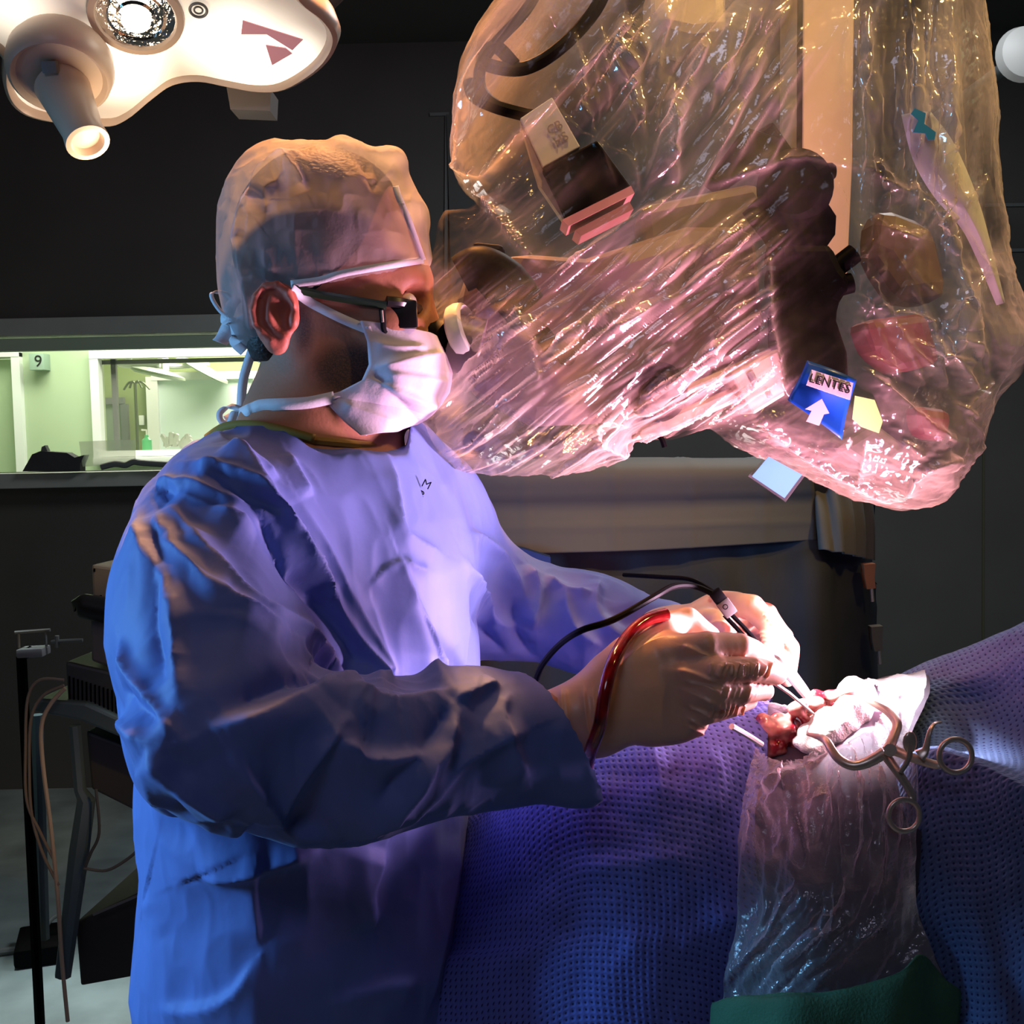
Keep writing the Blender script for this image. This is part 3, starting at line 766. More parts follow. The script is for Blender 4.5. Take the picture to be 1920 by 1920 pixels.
# --- hair
M['hair'] = mat('dark_hair', (0.018, 0.012, 0.010), 0.55, bump=0.8, bscale=260)
X = axis([(-0.33, -0.06, .003)]); Yy = axis([(1.04, 1.25, .003)]); Z = axis([(1.46, 1.74, .003)])
S = SDF(X, Yy, Z); S.ell(H(606, 458), (.0865, .0755, .0910), k=0)
S.ell(H(514, 612), (.028, .052, .048), k=.02)
S.plane(H(700, 470), (math.sin(.75), 0, -math.cos(.75)*0.3)); S.plane(H(500, 680), (-.1, 0, -1))
S.V = np.maximum(S.V, 0)*0+S.V
V, F = S.mesh()
link_mesh('hair', V, F, M['hair'], person)
# --- cap
X = axis([(-0.36, -0.02, .0022)]); Yy = axis([(1.02, 1.26, .0022)]); Z = axis([(1.46, 1.76, .0022)])
S = SDF(X, Yy, Z)
S.ell(H(606, 452), (.091, .084, .091), k=0)
S.ell(H(700, 480), (.048, .066, .055), k=.02)
S.ell(H(520, 420), (.048, .065, .070), k=.03)
S.ell(H(500, 560), (.038, .068, .055), k=.03)
S.cap(H(690, 370), H(738, 303), .035, .008, k=.012, sc=(1, 1.3, 1))
S.cap(H(738, 304), H(772, 400), .007, .012, k=.012, sc=(1, 3, 1))
S.cap(H(772, 400), H(788, 490), .010, .008, k=.012, sc=(1, 4, 1))
S.cap(H(740, 303), H(650, 292), .006, .016, k=.012, sc=(1, 2.5, 1))
pl1 = (H(795, 487), np.cross(H(545, 530)-H(795, 487), (0, 1, 0))); n1 = pl1[1]/np.linalg.norm(pl1[1]); n1 = n1 if n1[2] < 0 else -n1
pA = H(795, 498, -.055); pB = H(545, 545, -.08); pC = H(498, 668, -.08)
def side(p, q, want):      # plane through p-q along y, normal towards want
    n = np.cross(np.array(q)-np.array(p), (0, 1, 0)); n /= np.linalg.norm(n)
    return n if n @ (np.array(want)-np.array(p)) > 0 else -n
nF = side(pA, pB, H(700, 700)); nB = side(pB, pC, H(700, 700))
D1 = (S.x[:, None, None]-pA[0])*nF[0]+(S.z[None, None, :]-pA[2])*nF[2]+0*S.y[None, :, None]
D2 = (S.x[:, None, None]-pB[0])*nB[0]+(S.z[None, None, :]-pB[2])*nB[2]+0*S.y[None, :, None]
S.V = np.maximum(S.V, np.minimum(D1, D2).astype(np.float32))       # cut below the brim and in front of the nape edge
nN = np.array([0.25, 0, -1.0]); S.plane(H(470, 672, -.06), nN)
V, F = S.mesh()
cut1 = np.abs((V-pA) @ nF) < .0016; cut2 = np.abs((V-pB) @ nB) < .0016; cut3 = np.abs((V-H(470, 672, -.06)) @ (nN/np.linalg.norm(nN))) < .0016
d1 = (V-pA) @ nF; d2 = (V-pB) @ nB
on = ((cut1 & (d2 > -.003)) | (cut2 & (d1 > -.003)) | cut3)
V, F = compact(V, F[~on[F].all(1)])
V = relax(V, F, 2, .4)
V, F = refine(V, F); Nn = vnormals(V, F)
V = V+Nn*(0.0022*fbm(V*[22, 22, 14], 3, 5)+0.0010*ridged(V*[40, 30, 30], 2, 9))[:, None]
V = folds(V, F, [
    ([(470, 400), (480, 340), (500, 315), (525, 300), (560, 285)], .010, .004, .016),
    ([(520, 300), (545, 305), (560, 330), (575, 360)], .007, .004, .010),
    ([(440, 470), (450, 420), (462, 380), (500, 375)], .008, .004, .012),
    ([(500, 400), (495, 350), (530, 330)], -.006, .006, .006),
    ([(455, 520), (450, 470), (458, 430)], .004, .004, .008),
    ([(742, 300), (725, 320), (700, 345), (680, 300)], -.004, .006, .01),
    ([(745, 380), (765, 430), (785, 480)], .0015, .002, .008),
    ([(560, 525), (650, 505), (720, 490), (790, 480)], .0012, .002, .006),
    ([(470, 620), (465, 570), (455, 520)], .004, .003, .008),
], HY)
mc = mat('cap_nonwoven', (0.50, 0.41, 0.38), 0.75, bump=0.2, bscale=400); nt = mc.node_tree
b = nt.nodes['Principled BSDF']; outn = nt.nodes['Material Output']
tp = nt.nodes.new('ShaderNodeBsdfTransparent'); tp.inputs[0].default_value = (.9, .93, 1, 1); ms = nt.nodes.new('ShaderNodeMixShader'); ms.inputs[0].default_value = 0.52
tl = nt.nodes.new('ShaderNodeBsdfTranslucent'); tl.inputs[0].default_value = (0.6, 0.62, 0.66, 1); m2 = nt.nodes.new('ShaderNodeMixShader'); m2.inputs[0].default_value = 0.45
nt.links.new(b.outputs[0], m2.inputs[1]); nt.links.new(tl.outputs[0], m2.inputs[2])
nt.links.new(tp.outputs[0], ms.inputs[1]); nt.links.new(m2.outputs[0], ms.inputs[2]); nt.links.new(ms.outputs[0], outn.inputs[0])
cap = link_mesh('surgical_cap', V, F, mc, person)
M['tape'] = mat('white_tie', (0.66, 0.66, 0.70), 0.7, bump=0.15, bscale=500)
def onface(pts, off=.0015, Yd=HY, bvh=None, w=.007, name='strap', m=None, parent=None, wd=(0, 0, 1)):
    Q = []
    for q in pts:
        h = cast(bvh, q[0], q[1], Yd)
        if h[1] > HY+.01 or len(q) == 3: h = P(q[0], q[1], HY+(q[2] if len(q) == 3 else 0))
        Q.append(h+np.array([0, -off, 0]))
    return solid(MB().ribbon(Q, w, wd).obj(name, m or M['tape'], parent), .0006)
deps = bpy.context.evaluated_depsgraph_get()
def bvh_of(*objs):
    VV = []; FF = []
    for o in objs:
        n = len(VV); mw = Matrix.Translation(Vector(ORG[o.name]))
        VV += [mw @ v.co for v in o.data.vertices]; FF += [tuple(i+n for i in p.vertices) for p in o.data.polygons]
    return BVHTree.FromPolygons(VV, FF)
bh = bvh_of(person, cap)
onface([(546, 533), (600, 526), (640, 514), (700, 503), (750, 495), (794, 488)], .002, bvh=bh, w=.0065, name='cap_band', m=M['tape'], parent=cap)
onface([(793, 488), (783, 460), (765, 410), (748, 370), (742, 350)], .002, bvh=bh, w=.006, name='cap_band', m=M['tape'], parent=cap, wd=(1, 0, 0))
# cap ties at the nape
ties = MB()
for pts, w in [([(440, 600), (415, 585), (398, 560), (400, 548), (425, 552), (440, 570)], .004),
               ([(440, 600), (425, 600), (432, 575), (445, 560)], .012),
               ([(442, 600), (432, 612), (422, 632), (412, 642)], .016),
               ([(446, 602), (450, 630), (446, 640), (462, 655)], .016),
               ([(455, 590), (470, 620), (480, 650), (496, 672)], .014)]:
    ties.ribbon([P(x, y, HY-.03+.004*i) for i, (x, y) in enumerate(pts)], w, (1, 0, .25))
solid(ties.obj('cap_ties', M['tape'], cap), .0007)
# --- mask
rows = [((690, 612), (828, 634)), ((703, 650), (842, 668)), ((706, 690), (846, 700)), ((694, 718), (840, 735)), ((655, 738), (828, 758)), ((622, 747), (812, 776)), ((640, 768), (800, 788)), ((664, 793), (782, 799)), ((692, 816), (762, 806))]
NV, NU = 57, 61; V = []
rr = []
for k in range(NV):
    t = k/(NV-1)*(len(rows)-1); i = min(int(t), len(rows)-2); f = t-i; f = f*f*(3-2*f)
    a = np.array(rows[i][0])*(1-f)+np.array(rows[i+1][0])*f; b_ = np.array(rows[i][1])*(1-f)+np.array(rows[i+1][1])*f
    wy = .062
    A = H(*a); Bp = H(*b_)
    for j in range(NU):
        th = (j/(NU-1)-.5)*PI
        V.append([A[0]+(Bp[0]-A[0])*math.cos(th)**.8, HY+wy*math.sin(th), A[2]+(Bp[2]-A[2])*math.cos(th)])
V = np.array(V); F = np.array([(k*NU+j, k*NU+j+1, (k+1)*NU+j+1, (k+1)*NU+j) for k in range(NV-1) for j in range(NU-1)])
V, F = refine(V, F); Nn = vnormals(V, F)
if Nn[:, 0].mean() < 0: F = F[:, ::-1]; Nn = -Nn
V = V+Nn*(.0018*fbm(V*[30, 30, 30], 2, 3))[:, None]
V = folds(V, F, [
    ([(704, 690), (740, 680), (790, 668), (830, 662)], .006, .003, .012),
    ([(695, 710), (735, 725), (780, 745), (820, 760)], .007, .003, .014),
    ([(700, 695), (720, 720), (760, 760), (785, 790)], -.005, .005, .008),
    ([(700, 640), (740, 650), (800, 650)], .004, .003, .01),
    ([(720, 700), (770, 705), (840, 715)], .004, .003, .009),
    ([(640, 752), (680, 770), (740, 790)], .003, .003, .01),
], HY)
M['mask'] = mat('mask_nonwoven', (0.64, 0.57, 0.66), 0.75, bump=0.12, bscale=350)
mask = solid(link_mesh('face_mask', V, F, M['mask'], person), .0008)
bh2 = bvh_of(person, cap)
onface([(548, 542), (580, 566), (625, 590), (660, 606), (690, 618)], .003, bvh=bh2, w=.0085, name='strap', parent=mask, wd=(.4, 0, 1))
onface([(690, 612), (700, 640), (708, 680), (703, 706), (690, 722), (655, 735), (625, 745)], .004, bvh=bh2, w=.005, name='edge_binding', m=M['mask'], parent=mask, wd=(1, 0, -.2))
onface([(628, 745), (580, 755), (530, 758), (492, 760), (475, 766), (460, 772), (444, 780), (425, 790, .0)], .0035, bvh=bh2, w=.011, name='strap', parent=mask, wd=(0, 0, 1))
onface([(628, 748), (645, 772), (668, 800), (690, 815)], .003, bvh=bh2, w=.006, name='edge_binding', m=M['mask'], parent=mask, wd=(1, 0, -.2))
tm = MB()
for pts, w in [([(476, 648), (462, 690), (455, 720), (452, 765)], .009), ([(452, 768), (430, 762), (412, 775), (418, 792), (445, 790), (460, 775)], .006),
               ([(455, 768), (440, 775), (432, 795), (425, 800)], .008), ([(455, 765), (462, 785), (448, 800), (430, 795)], .006), ([(496, 672), (490, 655), (470, 640)], .008)]:
    tm.ribbon([P(x, y, HY-.02+.003*i) for i, (x, y) in enumerate(pts)], w, (1, 0, .3))
solid(tm.obj('mask_ties', M['tape'], mask), .0006)
# --- glasses with loupe frame
gl = MB(); T = [(548, 541), (600, 553), (660, 563), (725, 573)]
Q = [cast(bh2, x, y, HY)+np.array([0, -.003, 0]) for x, y in T[:3]]+[H(725, 573, -.062)]
gl = MB().tube(Q, .0028, 8, flat=1.6).obj('temple', mat('dark_green_plastic', (0.012, 0.028, 0.012), 0.35), person)
gl['label'] = 'dark green temple arm of the glasses'
fm = MB().tube([H(725, 565, -.062), H(755, 568, -.055), H(775, 575, -.035), H(785, 580, 0), H(775, 575, .035), H(755, 568, .055)], .005, 8)
fm.tube([H(716, 580, -.060), H(718, 600, -.060), H(722, 622, -.058), (H(745, 628, -.05)), H(770, 622, -.035), H(775, 590, -.03)], .003, 8)
fm.box(H(752, 590, -.054), (.030, .008, .026), bev=.003)
fm.obj('glasses_frame', M['black'], person)
MB().tube([H(770, 600, -.025), H(776, 598, -.025)], .022, 20, sm=False, flat=.75).obj('lens', mat('dark_lens', (0.01, 0.012, 0.02), 0.08), person)
MB().tube([H(716, 582, -.0635), H(718, 604, -.0635)], .0012, 6, sm=False).obj('hinge', M['steel'], person)

# --- gown
xs = axis([(-0.47, 0.20, .005)]); ys = axis([(0.70, 1.56, .005)]); zg = axis([(0.30, 1.0, .0075), (1.0, 1.56, .005)])
S = SDF(xs, ys, zg)
av = np.array(SL)-np.array(SR); av[2] = 0; av /= np.linalg.norm(av); yaw = math.atan2(av[1], av[0])-PI/2
def tor(px, py, Y, rx, ry, rz, k=.05): S.ell(P(px, py, Y), (rx, ry, rz), rot=(0, 0, yaw), k=k, m=.10)
tor(600, 1010, 1.150, .120, .175, .14, 0)
tor(600, 1130, 1.150, .132, .178, .20)
tor(612, 1260, 1.150, .128, .170, .20)
tor(580, 1450, 1.155, .140, .168, .26)
S.cap(P(570, 1500, 1.155), P(562, 1750, 1.16), .145, .152, k=.04, sc=(1, 1.1, 1), m=.1)
S.cap(P(562, 1750, 1.16), np.array([P(562, 1750, 1.16)[0], 1.16, .28]), .152, .19, k=.04, sc=(1, 1.1, 1), m=.1)
S.cap(H(575, 850), P(430, 945, 1.02), .050, .052, k=.04, m=.1)
S.cap(H(600, 860, .02), P(790, 935, 1.25), .055, .050, k=.04, m=.1)
S.cap(H(565, 852, .0), H(600, 900), .070, .095, k=.03, m=.1)
# near sleeve: shoulder, hanging elbow, forearm, flared cuff
S.cap(P(420, 1012, 1.0), P(400, 1185, .94), .070, .067, k=.04, m=.1)
S.cap(P(400, 1185, .94), P(422, 1365, .87), .067, .062, k=.04, m=.1)
S.ell(P(330, 1240, .98), (.036, .06, .12), k=.04)
S.ell(P(325, 1385, .96), (.028, .05, .045), k=.03)
S.cap(P(422, 1365, .87), P(660, 1412, .91), .062, .058, k=.03, m=.1)
S.cap(P(660, 1412, .91), P(900, 1385, .955), .058, .054, k=.03, m=.1)
S.ell(P(640, 1468, .905), (.09, .04, .038), k=.04)
S.cap(P(880, 1390, .955), P(1075, 1360, .985), .050, .046, k=.03, m=.1)
S.cap(P(960, 1420, .965), P(1085, 1445, .985), .036, .030, k=.03, m=.1)
# far sleeve
S.cap(P(815, 990, 1.275), P(915, 1125, 1.32), .058, .060, k=.04, m=.1)
S.cap(P(915, 1125, 1.32), P(1110, 1170, 1.31), .060, .052, k=.03, m=.1)
S.cap(P(1100, 1168, 1.31), P(1250, 1190, 1.30), .050, .030, k=.02, m=.1)
cutc = P(1052, 1365, .985); ncut = np.array(P(1063, 1365, .985))-np.array(P(960, 1385, .965)); ncut = ncut/np.linalg.norm(ncut)+np.array([.0, 0, .42]); ncut /= np.linalg.norm(ncut)
bx = (S.y[None, :, None] < 1.10)
Dc = ((S.x[:, None, None]-cutc[0])*ncut[0]+(S.y[None, :, None]-cutc[1])*ncut[1]+(S.z[None, None, :]-cutc[2])*ncut[2]).astype(np.float32)
S.V = np.where(bx & (S.x[:, None, None] > -.05) & (S.z[None, None, :] > 1.0), np.maximum(S.V, Dc), S.V)
# neck opening
S.cap(H(560, 700), H(590, 862), .070, .068, k=.006, sub=True)
nk = H(560, 836)
D = ((S.z[None, None, :]-nk[2])*1.0+(S.x[:, None, None]-nk[0])*.06+0*S.y[None, :, None]).astype(np.float32)
near = (np.abs(S.x[:, None, None]-H(575, 830)[0]) < .10) & (np.abs(S.y[None, :, None]-HY) < .11)
S.V = np.where(near, np.maximum(S.V, D), S.V)
V, F = S.mesh()
on = (np.abs((V-cutc) @ ncut) < .004) & (V[:, 0] > -.05) & (V[:, 1] < 1.1) & (V[:, 2] > 1.0)
on |= V[:, 2] < .305
V, F = compact(V, F[~on[F].all(1)])
V = relax(V, F, 3, .5)
V, F = refine(V, F)
N0 = vnormals(V, F)
V = V+N0*(.005*fbm(V*[7, 7, 5], 3, 11)+.0030*ridged(V*[11, 11, 6], 3, 4))[:, None]
GF = [
    # shoulder wrinkles
    ([(300, 900), (380, 920), (470, 960), (520, 990)], .012, .005, .02), ([(360, 870), (430, 890), (490, 930), (540, 1000)], .012, .004, .018),
    ([(330, 930), (400, 960), (450, 985), (480, 1000)], .010, .005, .02), ([(420, 850), (480, 870), (520, 900)], .008, .004, .014),
    ([(390, 900), (440, 905), (480, 945), (525, 975)], -.010, .010, .010), ([(300, 915), (360, 945), (430, 970)], -.010, .010, .012),
    # front panel left edge and long diagonal pleats
    ([(430, 832), (500, 930), (560, 1030), (640, 1150), (700, 1250), (720, 1300)], .022, .006, .030),
    ([(420, 900), (500, 1000), (580, 1110), (650, 1200), (690, 1290)], -.022, .016, .016),
    ([(320, 950), (400, 1050), (470, 1130), (560, 1180), (640, 1260)], .014, .006, .03),
    ([(300, 960), (330, 1030), (380, 1090), (430, 1140), (520, 1190)], .012, .005, .025),
    ([(560, 940), (600, 1010), (640, 1080), (690, 1180), (740, 1290)], .010, .006, .022),
    ([(530, 1040), (590, 1110), (650, 1180), (690, 1260)], -.010, .009, .009),
    ([(690, 1100), (725, 1062), (760, 1048)], .0028, .002, .010), ([(745, 1045), (765, 1100), (800, 1180), (830, 1260), (850, 1300)], .014, .004, .018),
    ([(770, 1110), (795, 1180), (820, 1250)], -.006, .006, .006), ([(700, 1140), (715, 1220), (735, 1290)], .008, .003, .014), ([(755, 1045), (775, 1062), (800, 1068)], .005, .003, .008),
    ([(730, 860), (745, 940), (760, 1000), (830, 1040)], .008, .004, .016), ([(540, 850), (560, 890), (585, 930)], .006, .004, .014),
    # upper sleeve
    ([(265, 960), (300, 1060), (330, 1130), (345, 1230), (335, 1320)], .016, .008, .03), ([(300, 980), (310, 1080), (300, 1180), (320, 1290)], -.012, .012, .012),
    ([(235, 1200), (260, 1260), (300, 1330), (360, 1400)], .012, .005, .02), ([(230, 1330), (280, 1380), (320, 1390)], .012, .006, .014), ([(240, 1290), (290, 1340), (330, 1360)], -.010, .008, .010),
    # forearm
    ([(390, 1370), (450, 1350), (540, 1310), (620, 1290), (700, 1300)], .018, .006, .03), ([(420, 1340), (500, 1300), (600, 1270), (680, 1270)], -.014, .012, .010),
    ([(640, 1310), (720, 1330), (800, 1320), (850, 1300)], .012, .006, .02), ([(640, 1370), (650, 1400), (680, 1420), (740, 1425), (800, 1410)], .014, .005, .016),
    ([(650, 1350), (620, 1390), (560, 1450), (520, 1520)], .014, .006, .025), ([(870, 1330), (830, 1400), (790, 1450), (730, 1520), (650, 1570)], .016, .006, .03),
    ([(840, 1330), (800, 1390), (750, 1440), (700, 1500)], -.012, .010, .010), ([(990, 1370), (920, 1400), (860, 1440), (800, 1500), (720, 1560)], .010, .005, .02),
    ([(960, 1300), (940, 1340), (960, 1400), (990, 1460)], .007, .005, .012), ([(940, 1290), (900, 1300), (850, 1330)], .010, .005, .016), ([(430, 1400), (470, 1460), (540, 1530), (620, 1570)], .014, .005, .024),
    # far sleeve
    ([(880, 1000), (930, 1030), (960, 1080), (990, 1130)], .012, .005, .018), ([(870, 1050), (900, 1110), (930, 1160), (980, 1180)], .012, .005, .014), ([(990, 1060), (1010, 1110), (1000, 1180)], .012, .004, .016),
    ([(1020, 1080), (1060, 1110), (1110, 1120)], .012, .005, .014), ([(1125, 1090), (1120, 1140), (1150, 1180), (1180, 1190)], .012, .004, .016), ([(1060, 1110), (1080, 1170), (1130, 1210)], .009, .004, .012), ([(960, 1120), (970, 1190), (1000, 1230)], -.010, .008, .008),
    ([(880, 1100), (900, 1180), (950, 1230)], -.012, .010, .010), ([(1130, 1150), (1170, 1180), (1220, 1170)], .008, .003, .010),
    # lower gown
    ([(300, 1400), (330, 1450), (380, 1480), (440, 1500)], .016, .006, .02), ([(290, 1430), (300, 1520), (290, 1600), (270, 1700)], .014, .008, .022), ([(340, 1450), (330, 1540), (310, 1620), (300, 1760)], -.014, .012, .012),
    ([(470, 1490), (430, 1560), (380, 1630), (330, 1660)], .012, .006, .022), ([(600, 1590), (520, 1620), (450, 1640), (380, 1645)], .012, .005, .018), ([(490, 1580), (480, 1660), (490, 1780)], .004, .002, .02),
    ([(720, 1590), (700, 1640), (690, 1680), (700, 1740)], .012, .006, .03), ([(620, 1880), (700, 1850), (780, 1840)], .008, .004, .02), ([(300, 1890), (380, 1890), (440, 1860), (480, 1800)], .008, .004, .02),
    ([(860, 1560), (850, 1660), (830, 1760), (800, 1900)], .006, .004, .02),
]
V = folds(V, F, GF, 1.1, pw=1.2)
gown = link_mesh('surgical_gown', V, F, M['gown'], person)
bg = bvh_of(gown)
# cuff hem: turned band at the sleeve end
be = [tuple(e) for e in []]
# neckline binding (mustard) and printed mark
nb = []
for k in range(30):
    a = 2*PI*k/29; c = H(577, 828); nb.append(c+np.array([.080*math.cos(a), .079*math.sin(a), .004-.010*math.cos(a)]))
nbm = MB().tube(nb, .004, 6, sm=False, flat=1.0).obj('neck_binding', mat('mustard_binding', (0.30, 0.17, 0.03), 0.7), gown)
nbm['label'] = 'mustard coloured neck binding'
tx = cast(bg, 795, 918, 1.2)
text('M\nB', .011, tuple(tx+np.array([0.0, -.004, 0])), Euler((PI/2, .5, 0)).to_matrix(), M['black'], 'printed_mark', gown)
# mustard undershirt patch at the back of the neck
us = MB().ribbon([H(385, 822, -.03), H(420, 800, -.06), H(470, 795, -.078), H(530, 805, -.084), H(590, 822, -.085)], .007, (.1, 0, 1))
solid(us.obj('undershirt_collar', mat('mustard_cloth', (0.24, 0.15, 0.02), 0.8), person), .002)
# ================================================================ MICROSCOPE UNDER ITS CLEAR DRAPE
BY = 1.23
M['beige'] = mat('beige_enamel', (0.46, 0.38, 0.30), 0.4, var=0.05)
M['rose'] = mat('pale_grey_enamel', (0.17, 0.13, 0.14), 0.35, var=0.15, vscale=12)
M['blk'] = mat('black_rubber', (0.0015, 0.0015, 0.002), 0.5, spec=0.05)
def Bq(px, py, dy=0.0): return P(px, py, BY+dy)
sc = thing('surgical_microscope', 'large operating microscope with black eyepieces wrapped in a clear plastic drape', 'microscope', tuple(Bq(1545, 300, .10)))
def slab(pts, dy, th, name, m, parent=sc, bev=.004, **k):
    """rounded plate whose face shows the given photo outline; th metres deep"""
    mb = MB().prism([Bq(x, y, dy) for x, y in pts], (0, th, 0))
    o = mb.obj(name, m, parent, smooth=False, **k)
    if bev:
        md = o.modifiers.new('bevel', 'BEVEL'); md.width = bev; md.segments = 2; md.limit_method = 'ANGLE'
    return o
slab([(1502, -80), (1604, -80), (1600, 300), (1590, 520), (1500, 520), (1500, 300)], .05, .10, 'column', M['beige'])
slab([(1497, -80), (1506, -80), (1504, 320), (1495, 320)], .045, .004, 'column_groove', M['blk'], bev=0)
slab([(1225, -70), (1360, -70), (1366, 60), (1300, 68), (1240, 55), (1222, 20)], .04, .10, 'counterweight', M['beige'], bev=.012)
slab([(860, 520), (960, 470), (1100, 480), (1290, 420), (1420, 420), (1440, 640), (1330, 760), (1200, 790), (1000, 800), (880, 740), (850, 640)], -.03, .12, 'optics_body', M['rose'], bev=.02)
slab([(1200, 385), (1420, 340), (1480, 420), (1340, 470), (1210, 470)], .0, .08, 'upper_housing', mat('grey_housing', (0.12, 0.10, 0.10), 0.5), bev=.01)
slab([(1170, 790), (1190, 765), (1455, 650), (1460, 672)], -.065, .06, 'rail', M['beige'])
slab([(1180, 828), (1200, 800), (1390, 720), (1400, 745), (1250, 815)], -.065, .06, 'rail', M['beige'])
bx = slab([(1368, 700), (1462, 652), (1482, 735), (1412, 778)], -.095, .06, 'lamp_box', M['beige'], bev=.003)
MB().tube([Bq(1405, 697, -.097), Bq(1418, 722, -.097)], .0035, 8, sm=False).obj('slot', M['mgrey'], bx)
MB().ball(Bq(1443, 742, -.096), .003, 8).obj('screw', M['mgrey'], bx)
# objective and sockets
MB().lathe(Bq(1232, 735, -.04), Bq(1232, 735, -.09), [(0, .03), (.03, .03), (.035, .026), (.036, .018), (.02, .016)], 24).obj('objective', M['blk'], sc)
for (x, y, r) in [(1295, 496, .005), (1291, 517, .005), (1286, 533, .004), (1062, 668, .010), (890, 830, .012), (1320, 690, .010)]:
    MB().lathe(Bq(x, y, -.032), Bq(x, y, -.045), [(0, r), (.008, r), (.012, r*.8)], 14).obj('socket', M['blk'], sc)
# eyepieces towards the face
ep = MB().lathe(Bq(832, 652, -.085), Bq(756, 596, -.085), [(0, .024), (.012, .026), (.02, .021), (.030, .022), (.040, .026), (.044, .024), (.044, .012)], 26).obj('eyepiece', M['blk'], sc)
MB().lathe(Bq(832, 652, -.01), Bq(770, 600, -.01), [(0, .024), (.012, .026), (.02, .021), (.030, .022), (.038, .025), (.038, .012)], 26).obj('eyepiece', M['blk'], sc)
MB().torus(Bq(868, 622, -.09), (.9, -.3, .25), .024, .0045, 32, 8, 2.0).obj('white_ring', M['white'], sc)
MB().lathe(Bq(900, 655, -.08), Bq(845, 640, -.08), [(0, .03), (.03, .028)], 24).obj('binocular_tube', M['rose'], sc)
hb = MB().tube([Bq(862, 515, -.09), Bq(900, 500, -.09), Bq(945, 530, -.085), Bq(985, 580, -.08)], [.018, .020, .024, .022], 16).obj('grip', M['blk'], sc)
slab([(885, 452), (945, 458), (950, 500), (890, 500)], -.07, .05, 'grip_block', M['blk'], bev=.005)
MB().tube([Bq(960, 600, -.07), Bq(1010, 620, -.06), Bq(1040, 660, -.05)], .009, 10).obj('lever', M['blk'], sc)
# assistant scope, the tall black silhouette
asc = MB().lathe(Bq(1490, 350, -.115), Bq(1492, 356, 0), [(0, .001), (.004, .025), (.02, .036), (.05, .036), (.06, .030)], 30)
asc.prism([Bq(x, y, -.10) for x, y in [(1415, 378), (1440, 352), (1500, 350), (1545, 370), (1568, 405), (1566, 440), (1545, 470), (1480, 470), (1455, 430), (1430, 400)]], (0, .06, 0))
o = asc.obj('side_scope_head', M['blk'], sc, smooth=False)
slab([(1470, 455), (1560, 455), (1582, 500), (1598, 520), (1592, 545), (1575, 565), (1572, 600), (1592, 660), (1596, 735), (1480, 760), (1462, 640), (1462, 580), (1475, 540), (1478, 480)], -.105, .06, 'side_scope_tube', M['blk'], bev=.008)
for (a, b, r) in [((1437, 480), (1482, 483), .009), ((1437, 524), (1482, 526), .009), ((1563, 505), (1602, 475), .010), ((1560, 540), (1597, 530), .010)]:
    MB().tube([Bq(*a, -.085), Bq(*b, -.085)], r, 14, sm=False).obj('knob', M['blk'], sc)
MB().lathe(Bq(1452, 328, -.09), Bq(1560, 322, -.09), [(0, .009), (.012, .010), (.013, .006), (.025, .006), (.026, .0085), (.055, .0085), (.058, .006)], 18).obj('clamp_screw', M['blk'], sc)
# camera with black monitor face and paper label
cmr = slab([(1016, 317), (1120, 262), (1184, 350), (1062, 410)], -.10, .06, 'camera_box', M['blk'], bev=.002)
slab([(1054, 412), (1183, 348), (1190, 362), (1066, 424)], -.102, .055, 'camera_rail', mat('salmon_strip', (0.55, 0.28, 0.26), 0.5), bev=0)
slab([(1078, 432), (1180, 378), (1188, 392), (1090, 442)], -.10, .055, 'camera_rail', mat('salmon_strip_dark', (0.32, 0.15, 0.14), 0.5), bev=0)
lb = slab([(975, 222), (1035, 182), (1088, 275), (1018, 314)], -.095, .03, 'label_block', mat('paper_grey', (0.50, 0.52, 0.54), 0.6), bev=.001)
text('CB\nHS', .012, tuple(Bq(1046, 250, -.097)), Euler((PI/2, -.5, 0)).to_matrix(), M['mgrey'], 'lettering', lb)
slab([(975, 226), (1016, 316), (1064, 424), (1010, 345)], -.09, .02, 'side_plate', M['beige'], bev=0)
slab([(1330, 330), (1400, 235), (1470, 260), (1450, 290), (1360, 350)], .02, .05, 'joint', M['blk'], bev=.004)
slab([(1395, 262), (1450, 225), (1495, 290), (1480, 330), (1420, 300)], .03, .05, 'joint', M['blk'], bev=.004)
slab([(1620, 600), (1740, 585), (1770, 680), (1690, 700), (1640, 660)], .0, .07, 'lower_joint', mat('maroon_part', (0.16, 0.05, 0.06), 0.5), bev=.01)
slab([(1560, 840), (1640, 790), (1720, 850), (1690, 890), (1620, 880)], .0, .07, 'lower_arm', M['mgrey'], bev=.01)
slab([(1720, 760), (1790, 770), (1780, 830), (1730, 820)], -.02, .05, 'lower_knob', mat('maroon_part2', (0.20, 0.05, 0.08), 0.5), bev=.01)
slab([(1650, 380), (1760, 420), (1790, 560), (1700, 570), (1640, 480)], .04, .08, 'rear_housing', mat('brown_part', (0.10, 0.06, 0.04), 0.5), bev=.02)  # dark brown housing behind the right-hand folds
# cables
cm = M['blk']
for pts, r in [([(1030, -60), (985, 20), (925, 85), (900, 130), (905, 175), (945, 205), (1000, 215)], .006), ([(1150, -60), (1115, 20), (1050, 90), (985, 128), (925, 125), (905, 108), (930, 88), (965, 122)], .007),
               ([(880, 150), (890, 180), (930, 200), (985, 215)], .007)]:
    MB().tube([Bq(x, y, -.03) for x, y in pts], r, 8).obj('cable', cm, sc)
MB().tube([Bq(1228, 812, -.06), Bq(1240, 822, -.065), Bq(1246, 838, -.065)], .003, 6).obj('strap_end', M['blk'], sc)

